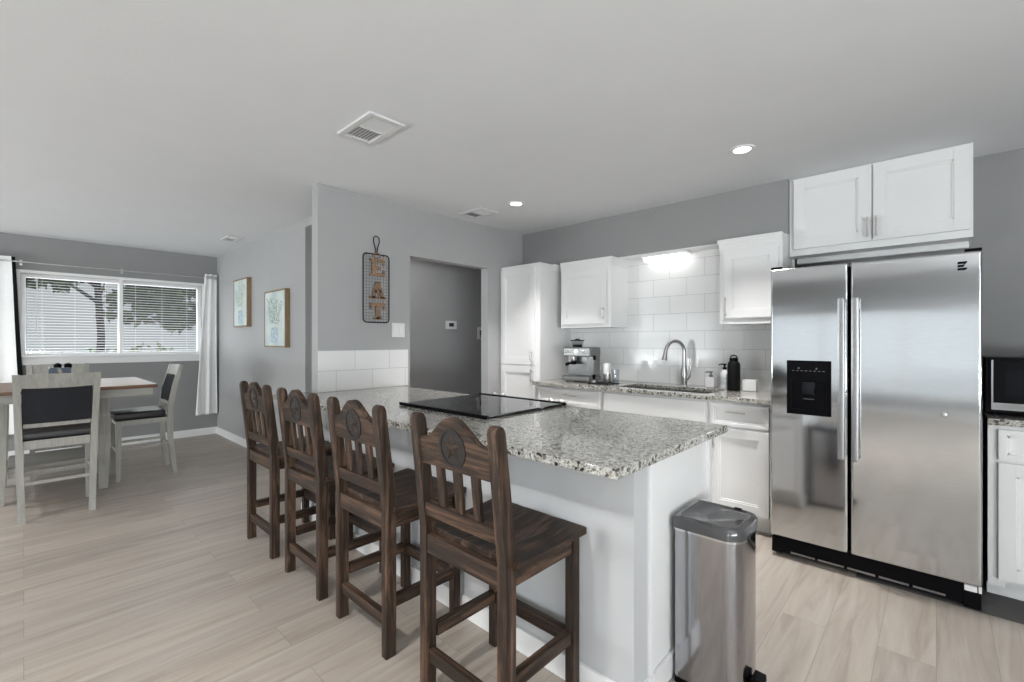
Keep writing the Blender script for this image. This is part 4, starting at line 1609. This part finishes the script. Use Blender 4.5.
letter('wooden letter E', [R4(-0.36, -0.12, -0.46, 0.46), R4(-0.46, -0.36, 0.34, 0.46), R4(-0.46, -0.36, -0.46, -0.34), R4(-0.12, 0.42, 0.30, 0.46), R4(-0.12, 0.42, -0.46, -0.30), R4(0.30, 0.42, 0.14, 0.30), R4(0.30, 0.42, -0.30, -0.14), R4(-0.12, 0.16, -0.08, 0.08)], 1.953, 1.868, 0.150)
letter('wooden letter A', [[(-0.40, -0.46), (-0.16, -0.46), (0.06, 0.46), (-0.10, 0.46)], [(0.40, -0.46), (0.10, 0.46), (0.02, 0.46), (-0.04, 0.46), (0.14, -0.46)], R4(-0.22, 0.22, -0.16, -0.02), R4(-0.48, -0.06, -0.50, -0.36), R4(0.06, 0.48, -0.50, -0.36)], 1.953, 1.690, 0.145)
letter('wooden letter T', [R4(-0.46, 0.46, 0.28, 0.46), R4(-0.12, 0.12, -0.46, 0.28), R4(-0.46, -0.34, 0.10, 0.28), R4(0.34, 0.46, 0.10, 0.28), R4(-0.26, 0.26, -0.46, -0.34)], 1.953, 1.520, 0.145)

# light switch
sw = thing('light_switch', 'white double rocker switch plate by the hall opening', 'switch', (XP, 2.153, 1.372))
b = MB()
b.box(0.0003, 0.007, -0.062, 0.062, -0.060, 0.060, 0.003)
b.build('cover_plate', 'plate', sw)
for yy in (-0.024, 0.024):
    b = MB()
    b.box(0.0072, 0.011, yy - 0.016, yy + 0.016, -0.033, 0.033, 0.002)
    b.build('rocker', 'trim', sw)

# hall controls
def thermostat(y, z, w_, h_, label):
    root = thing('thermostat', label, 'thermostat', (XH, y, z), 0, 'controls on the hall wall')
    b = MB()
    b.box(0.0003, 0.026, -w_ / 2, w_ / 2, -h_ / 2, h_ / 2, 0.006)
    b.build('housing', 'plate', root)
    b = MB()
    b.box(0.0262, 0.028, -w_ * 0.26, w_ * 0.2, -h_ * 0.2, h_ * 0.24, 0.001)
    b.build('display', 'screen', root)
    return root
thermostat(3.685, 1.482, 0.165, 0.105, 'white thermostat with a small dark screen on the hall wall')
t2 = thermostat(4.20, 1.385, 0.12, 0.165, 'white control box by the right edge of the hall opening')
b = MB()
b.box(0.0262, 0.030, -0.03, 0.02, -0.062, -0.042, 0.002)
b.build('button', 'screen', t2)

# pictures
def picture(xa, xb, za, zb, label, mat, leaf, seed):
    xc, zc = (xa + xb) / 2, (za + zb) / 2
    root = thing('wall_picture', label, 'picture', (xc, YF, zc), 0, 'watercolour pictures on the far wall')
    w_, h_ = xb - xa, zb - za
    d = 0.05
    b = MB()
    t_ = 0.016
    b.box(-w_ / 2, -w_ / 2 + t_, -d, -0.0004, -h_ / 2, h_ / 2, 0.002)
    b.box(w_ / 2 - t_, w_ / 2, -d, -0.0004, -h_ / 2, h_ / 2, 0.002)
    b.box(-w_ / 2 + t_, w_ / 2 - t_, -d, -0.0004, h_ / 2 - t_, h_ / 2, 0.002)
    b.box(-w_ / 2 + t_, w_ / 2 - t_, -d, -0.0004, -h_ / 2, -h_ / 2 + t_, 0.002)
    b.build('frame', 'frame_wood', root)
    b = MB()
    b.box(-w_ / 2 + t_ * 0.8, w_ / 2 - t_ * 0.8, -d + 0.004, -d + 0.03, -h_ / 2 + t_ * 0.8, h_ / 2 - t_ * 0.8)
    cv = b.build('canvas', mat, root)
    # painted stems and leaves, a skin of paint on the canvas
    rnd = random.Random(seed)
    b = MB()
    yp = -d + 0.0035
    for s_ in range(4):
        sx_ = (s_ - 1.5) * w_ * 0.07
        tipx = (s_ - 1.5) * w_ * 0.20 + rnd.uniform(-0.02, 0.02)
        tipz = h_ * rnd.uniform(0.22, 0.42)
        z0_ = -h_ * 0.22
        for k in range(9):
            f_ = 0.25 + 0.75 * k / 8
            px = sx_ + (tipx - sx_) * f_ ** 1.5
            pz = z0_ + (tipz - z0_) * f_
            for sd in (-1, 1):
                an = math.radians(90 - sd * rnd.uniform(35, 75))
                ln = w_ * rnd.uniform(0.07, 0.13)
                ux, uz = math.cos(an), math.sin(an)
                b_w = ln * 0.20
                poly = [(px, pz), (px + ux * ln * 0.5 - uz * b_w, pz + uz * ln * 0.5 + ux * b_w), (px + ux * ln, pz + uz * ln), (px + ux * ln * 0.5 + uz * b_w, pz + uz * ln * 0.5 - ux * b_w)]
                poly = [(max(-w_ * 0.45, min(w_ * 0.45, p_)), max(-h_ * 0.45, min(h_ * 0.45, q_))) for p_, q_ in poly]
                vs = [b.bm.verts.new((p_, yp - 0.0001 * (k + s_ * 9) / 9, q_)) for p_, q_ in poly]
                b.bm.faces.new(vs)
        vs = [b.bm.verts.new((p_, yp, q_)) for p_, q_ in ((sx_ - 0.002, z0_ - h_ * 0.15), (sx_ + 0.002, z0_ - h_ * 0.15), (tipx + 0.001, tipz), (tipx - 0.001, tipz))]
        b.bm.faces.new(vs)
    b.build('painted_leaves', leaf, cv)
    b = MB()
    jw = w_ * 0.17
    jz0, jz1 = -h_ * 0.42, -h_ * 0.15
    vs = [b.bm.verts.new((p_, yp + 0.0002, q_)) for p_, q_ in ((-jw, jz0), (jw, jz0), (jw * 1.05, jz0 + 0.04), (jw * 0.95, jz1 - 0.02), (jw * 0.6, jz1), (-jw * 0.6, jz1), (-jw * 0.95, jz1 - 0.02), (-jw * 1.05, jz0 + 0.04))]
    b.bm.faces.new(vs)
    b.build('painted_jar', 'leaf_b', cv)
    return root
picture(-6.40, -5.90, 1.45, 2.03, 'watercolour of leaves in a jar, left one near the curtain', 'canvas_a', 'leaf_c', 4)
picture(-5.34, -4.76, 1.215, 1.81, 'watercolour of dark leaf stems in a jar, right one nearer the kitchen', 'canvas_b', 'leaf_a', 9)

# ------------------------------------------------------------------ curtains and rod
def curtain(y0t, y1t, y0b, y1b, z0, z1, label, lining_side=+1):
    root = thing('curtain', label, 'curtain', (XW + 0.075, (y0t + y1t) / 2, z1), 0, 'white curtains at the dining window')
    o = Vector(root.location)
    def sheet(mb, off, amp, n, a, bq, ph):
        rows = 26
        cols = 90
        for side in (0,):
            grid = []
            for r_ in range(rows + 1):
                f_ = r_ / rows
                z = z1 + (z0 - z1) * f_
                ya = y0t + (y0b - y0t) * f_ ** 0.8
                yb_ = y1t + (y1b - y1t) * f_ ** 0.8
                row = []
                for c_ in range(cols + 1):
                    u = a + (bq - a) * c_ / cols
                    am = amp * (0.55 + 0.6 * f_)
                    x = XW + 0.075 + off + am * math.sin(2 * PI * n * u + ph + 0.6 * math.sin(3 * f_))
                    row.append(mb.bm.verts.new(Vector((x, ya + (yb_ - ya) * u + 0.006 * math.sin(9 * u + 4 * f_), z)) - o))
                grid.append(row)
            for r_ in range(rows):
                for c_ in range(cols):
                    mb.bm.faces.new((grid[r_][c_], grid[r_][c_ + 1], grid[r_ + 1][c_ + 1], grid[r_ + 1][c_]))
    mb = MB()
    sheet(mb, 0.0, 0.024, 2.0, 0.0, 1.0, 0.4)
    p = mb.build('cloth', 'curtain', root, 80)
    sm = p.modifiers.new('thickness', 'SOLIDIFY')
    sm.thickness = 0.003
    sm.offset = 0
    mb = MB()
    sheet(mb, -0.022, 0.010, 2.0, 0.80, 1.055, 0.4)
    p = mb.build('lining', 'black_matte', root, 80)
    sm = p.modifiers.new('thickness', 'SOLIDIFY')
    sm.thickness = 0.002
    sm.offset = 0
    for u in (0.2, 0.5, 0.8):
        mb = MB(o)
        yy = y0t + (y1t - y0t) * u
        mb.lathe([(0.014, -0.003), (0.022, -0.003), (0.022, 0.003), (0.014, 0.003)], (XW + 0.075 + 0.03, yy, z1 - 0.045), 18, 0, Matrix.Rotation(PI / 2, 3, 'Y'))
        mb.build('grommet', 'nickel', root)
    return root
curtain(-0.66, -0.095, -0.70, -0.02, 0.28, 2.185, 'white grommet curtain at the left edge of the window')
curtain(1.668, 1.800, 1.565, 1.808, 0.29, 2.185, 'narrow white grommet curtain in the room corner, right of the window')
rd = thing('curtain_rod', 'slim grey curtain rod above the dining window', 'curtain rod', (XW + 0.075, 0.6, 2.135))
b = MB()
b.cyl((0, -1.3, 0), (0, 1.19, 0), 0.008, 12)
b.build('rod', 'nickel', rd)
for yy in (-1.3, 1.19):
    b = MB()
    b.lathe([(0.009, 0), (0.016, 0.004), (0.018, 0.014), (0.010, 0.024), (0, 0.026)], (0, yy, 0), 16, 0, Matrix.Rotation(PI / 2 if yy < 0 else -PI / 2, 3, 'X'))
    b.build('finial', 'nickel', rd)
for yy in (-0.62, 0.22):
    b = MB()
    b.box(-0.0745, -0.068, yy - 0.012, yy + 0.012, -0.03, 0.03, 0.002)
    b.cyl((-0.07, yy, 0), (0, yy, 0), 0.005, 8)
    b.build('bracket', 'nickel', rd)

# ------------------------------------------------------------------ dining set
tb = thing('dining_table', 'counter height dining table with a brown top and grey washed base', 'table', (-5.62, 0.20, 0))
o = tb.location
TX0, TX1, TY0, TY1 = -6.20, -5.05, -0.44, 0.81
b = MB(o)
b.box(TX0, TX1, TY0, TY1, 0.872, 0.90, 0.004)
b.build('tabletop', 'tabletop', tb)
b = MB(o)
b.box(TX0 + 0.03, TX0 + 0.052, TY0 + 0.03, TY1 - 0.03, 0.805, 0.8715, 0.002)
b.box(TX1 - 0.052, TX1 - 0.03, TY0 + 0.03, TY1 - 0.03, 0.805, 0.8715, 0.002)
b.box(TX0 + 0.052, TX1 - 0.052, TY0 + 0.03, TY0 + 0.052, 0.805, 0.8715, 0.002)
b.box(TX0 + 0.052, TX1 - 0.052, TY1 - 0.052, TY1 - 0.03, 0.805, 0.8715, 0.002)
b.build('apron', 'greywash_y', tb)
for lx in (-5.94, -5.32):
    for ly in (-0.13, 0.475):
        b = MB(o)
        hw, lo = 0.042, 0.027
        rings = []
        for z, h in ((0, lo), (0.30, 0.036), (0.62, hw), (0.8715, hw)):
            rings.append([(lx - h, ly - h, z), (lx + h, ly - h, z), (lx + h, ly + h, z), (lx - h, ly + h, z)])
        b.loft(rings)
        b.build('leg', 'greywash_z', tb, 30)
b = MB(o)
b.box(-5.90, -5.365, -0.09, 0.435, 0.245, 0.275, 0.003)
b.box(-5.92, -5.345, -0.165, -0.135 + 0.03, 0.20, 0.2445, 0.002)
b.box(-5.345, -5.325, -0.085, 0.43, 0.195, 0.275, 0.002)
b.box(-5.935, -5.915, -0.085, 0.43, 0.195, 0.275, 0.002)
b.build('shelf', 'greywash_y', tb)


def make_chair():
    """sitter faces +y, origin on the floor under the seat"""
    root = thing('dining_chair', '', 'chair', (0, 0, 0), 0, 'grey washed chairs round the dining table')
    w2 = 0.215
    for s in (-1, 1):
        b = MB()
        rings = []
        # swept rear leg and back post
        for z, y, h in ((0, -0.245, 0.016), (0.15, -0.222, 0.018), (0.35, -0.203, 0.021), (0.52, -0.198, 0.023), (0.66, -0.203, 0.022), (0.85, -0.235, 0.020), (1.045, -0.285, 0.017)):
            x = s * (w2 - 0.021 + 0.026 * (z - 0.45))
            rings.append([(x - 0.019, y - h, z), (x + 0.019, y - h, z), (x + 0.019, y + h, z), (x - 0.019, y + h, z)])
        b.loft(rings)
        b.build('leg', 'greywash_z', root, 30)
        b = MB()
        rings = []
        for z, h in ((0, 0.015), (0.3, 0.019), (0.55, 0.022)):
            x, y = s * (w2 - 0.024), 0.18
            rings.append([(x - h, y - h, z), (x + h, y - h, z), (x + h, y + h, z), (x - h, y + h, z)])
        b.loft(rings)
        b.build('leg', 'greywash_z', root, 30)
    wi = w2 - 0.040
    b = MB()
    b.box(-wi, wi, -0.212, -0.188, 0.505, 0.565, 0.002)
    b.box(-wi, wi, 0.168, 0.190, 0.505, 0.5515, 0.002)
    for s in (-1, 1):
        xa, xb = s * (w2 - 0.012), s * (w2 - 0.034)
        b.box(min(xa, xb), max(xa, xb), -0.175, 0.158, 0.505, 0.5515, 0.002)
    b.build('seat_frame', 'greywash_z', root)
    b = MB()
    b.box(-w2 + 0.004, w2 - 0.004, -0.165, 0.215, 0.552, 0.625, 0.028, seg=4)
    b.build('seat_cushion', 'leather_dark', root, 60)

    def yk(z):
        return -0.203 - 0.032 * (z - 0.66) / 0.19 if z < 0.85 else -0.235 - 0.050 * (z - 0.85) / 0.195
    # curved top rail
    b = MB()
    rings = []
    for k in range(13):
        u = -1 + 2 * k / 12
        x = u * (w2 - 0.022)
        bow = -0.014 * (1 - u * u)
        z0, z1 = 0.948 - 0.006 * (1 - u * u), 1.040 + 0.006 * (1 - u * u)
        rings.append([(x, yk(z0) + bow - 0.012, z0), (x, yk(z0) + bow + 0.012, z0), (x, yk(z1) + bow + 0.012, z1), (x, yk(z1) + bow - 0.012, z1)])
    b.loft(rings)
    b.build('top_rail', 'greywash_z', root, 30)
    b = MB()
    rings = []
    for k in range(9):
        u = -1 + 2 * k / 8
        x = u * wi
        bow = -0.010 * (1 - u * u)
        z0, z1 = 0.660, 0.690
        rings.append([(x, yk(z0) + bow - 0.010, z0), (x, yk(z0) + bow + 0.010, z0), (x, yk(z1) + bow + 0.010, z1), (x, yk(z1) + bow - 0.010, z1)])
    b.loft(rings)
    b.build('lower_rail', 'greywash_z', root, 30)
    b = MB()
    rings = []
    for k in range(9):
        u = -1 + 2 * k / 8
        x = u * (wi + 0.008)
        bow = -0.012 * (1 - u * u)
        z0, zm, z1 = 0.6895, 0.80, 0.947
        rings.append([(x, yk(z0) + bow - 0.011, z0), (x, yk(z0) + bow + 0.020, z0 + 0.004), (x, yk(zm) + bow + 0.028, zm), (x, yk(z1) + bow + 0.020, z1 - 0.004), (x, yk(z1) + bow - 0.011, z1), (x, yk(zm) + bow - 0.013, zm)])
    b.loft(rings)
    b.build('back_panel', 'fabric_dark', root, 45)
    b = MB()
    b.box(-wi, wi, -0.226, -0.206, 0.255, 0.277, 0.003)
    b.build('stretcher', 'greywash_z', root)
    b = MB()
    b.box(-wi, wi, 0.170, 0.190, 0.255, 0.280, 0.003)
    b.build('stretcher', 'greywash_z', root)
    for s in (-1, 1):
        b = MB()
        xa, xb = s * (w2 - 0.014), s * (w2 - 0.032)
        b.box(min(xa, xb), max(xa, xb), -0.192, 0.164, 0.285, 0.307, 0.003)
        b.build('stretcher', 'greywash_z', root)
    return root

ch0 = make_chair()
for i, (x, y, a, lab) in enumerate([(-4.93, 0.172, PI / 2, 'grey washed dining chair with its charcoal back to the camera, nearest side of the table'),
                                    (-5.615, 0.765, PI, 'grey washed dining chair seen side-on at the right end of the table'),
                                    (-6.31, 0.245, -PI / 2, 'grey washed dining chair behind the table, under the window')]):
    c_ = ch0 if i == 0 else copy_tree(ch0)
    c_.location = (x, y, 0)
    c_.rotation_euler = (0, 0, a)
    c_['label'] = lab

# table centre: candle holder and two shakers
cn = thing('candle_holder', 'square blue glass candle holder glowing on the dining table', 'candle holder', (-5.62, 0.215, 0.9003), PI / 2)
b = MB()
h = 0.068
for (a0, a1, b0, b1) in ((-h, h, -h, -h + 0.006), (-h, h, h - 0.006, h), (-h, -h + 0.006, -h + 0.006, h - 0.006), (h - 0.006, h, -h + 0.006, h - 0.006)):
    b.box(a0, a1, b0, b1, 0.008, 0.145, 0.001)
b.box(-h, h, -h, h, 0, 0.010, 0.001)
b.build('glass_box', 'blue_glass', cn)
b = MB()
b.lathe([(0.040, 0.0102), (0.040, 0.076), (0.004, 0.0955)], (0, 0, 0), 20)
b.build('candle', 'plate', cn)
b = MB()
b.lathe([(0.004, 0.0955), (0.014, 0.106), (0.012, 0.120), (0.0, 0.140)], (0, 0, 0), 10)
b.build('flame', 'flame', cn)
def shaker(x, y, label):
    root = thing('shaker', label, 'shaker', (x, y, 0.9003), 0, 'shakers on the dining table')
    b = MB()
    b.lathe([(0.022, 0), (0.025, 0.004), (0.019, 0.06), (0.020, 0.130)], (0, 0, 0), 18)
    b.build('shaker_body', 'black', root)
    b = MB()
    b.lathe([(0.018, 0.1303), (0.024, 0.138), (0.028, 0.155), (0.024, 0.172), (0.010, 0.180), (0, 0.182)], (0, 0, 0), 18)
    b.build('cap', 'black', root)
shaker(-5.78, 0.208, 'left black capped shaker behind the blue candle holder')
shaker(-5.78, 0.275, 'right black capped shaker behind the blue candle holder')

# ------------------------------------------------------------------ ceiling
def vent(x, y, sx, sy, label, split=True):
    root = thing('ceiling_vent', label, 'vent', (x, y, CH), 0, 'white ceiling vents')
    f_ = 0.032
    b = MB()
    z0, z1 = -0.014, -0.0004
    b.box(-sx / 2, sx / 2, -sy / 2, -sy / 2 + f_, z0, z1, 0.004)
    b.box(-sx / 2, sx / 2, sy / 2 - f_, sy / 2, z0, z1, 0.004)
    b.box(-sx / 2, -sx / 2 + f_, -sy / 2 + f_, sy / 2 - f_, z0, z1, 0.004)
    b.box(sx / 2 - f_, sx / 2, -sy / 2 + f_, sy / 2 - f_, z0, z1, 0.004)
    b.box(-0.005, 0.005, -sy / 2 + f_, sy / 2 - f_, z0, z1, 0.001)
    b.build('frame', 'vent', root)
    b = MB()
    b.box(-sx / 2 + f_, sx / 2 - f_, -sy / 2 + f_, sy / 2 - f_, -0.002, -0.0005)
    b.build('duct', 'grey_plastic', root)
    for half, ang in ((1, 35), (-1, -35)):
        b = MB()
        x0_, x1_ = (0.006, sx / 2 - f_) if half > 0 else (-sx / 2 + f_, -0.006)
        n_ = 8
        for k in range(n_):
            if half > 0:        # louvres along x
                yy = -sy / 2 + f_ + (sy - 2 * f_) * (k + 0.5) / n_
                b.box(x0_, x1_, yy - 0.006, yy + 0.006, -0.0085, -0.0075, 0, 0, Matrix.Rotation(math.radians(-50), 3, 'X'))
            else:
                yy = -sy / 2 + f_ + (sy - 2 * f_) * (k + 0.5) / n_
                b.box(x0_, x1_, yy - 0.009, yy + 0.009, -0.0085, -0.0075, 0, 0, Matrix.Rotation(math.radians(18), 3, 'X'))
        b.build('louvre', 'vent', root)
    return root
vent(-2.255, 1.29, 0.35, 0.21, 'large white ceiling vent above the stools')
vent(-3.03, 2.80, 0.30, 0.21, 'small white ceiling vent close to the kitchen corner')
vent(-5.80, 1.60, 0.30, 0.16, 'small white ceiling vent near the window wall')

def downlight(x, y, label, power=13, spread=1.5):
    root = thing('downlight', label, 'light', (x, y, CH), 0, 'round recessed ceiling lights')
    b = MB()
    b.lathe([(0.046, -0.004), (0.050, -0.008), (0.068, -0.006), (0.072, -0.0004), (0.046, -0.0005)], (0, 0, 0), 28)
    b.build('trim_ring', 'plate', root)
    b = MB()
    b.lathe([(0.0, -0.0005), (0.0455, -0.0006), (0.0455, -0.0045), (0.0, -0.0055)], (0, 0, 0), 28)
    b.build('lens', 'lamp_glow', root)
    d = bpy.data.lights.new('downlight_lamp', 'AREA')
    d.shape = 'DISK'
    d.size = 0.16
    d.spread = spread
    d.energy = power
    d.color = (1.0, 0.98, 0.96)
    l = bpy.data.objects.new('downlight_lamp', d)
    COL.objects.link(l)
    l.parent = root
    l.location = (0, 0, -0.02)
    return root
downlight(-0.858, 2.96, 'round recessed ceiling light in front of the fridge')
downlight(-2.59, 2.83, 'round recessed ceiling light near the pantry corner')
for x, y, lab, pw in ((1.0, 1.3, 'behind the viewer on the kitchen side', 4), (-1.3, -0.5, 'behind the viewer, nearest the island', 34), (-4.3, -0.9, 'behind the viewer, in the middle of the room', 10), (-5.6, -1.4, 'behind the viewer, on the den side', 17), (1.6, -1.4, 'behind the viewer, by the side window', 24)):  # unseen lights added as fill for floor and low cabinets
    downlight(x, y, 'added recessed fill light ' + lab, pw, 2.4)
downlight(-3.96, 3.0, 'added recessed fill light inside the hall', 2.4, 2.8)  # hidden lamp put in to lift the dim hall
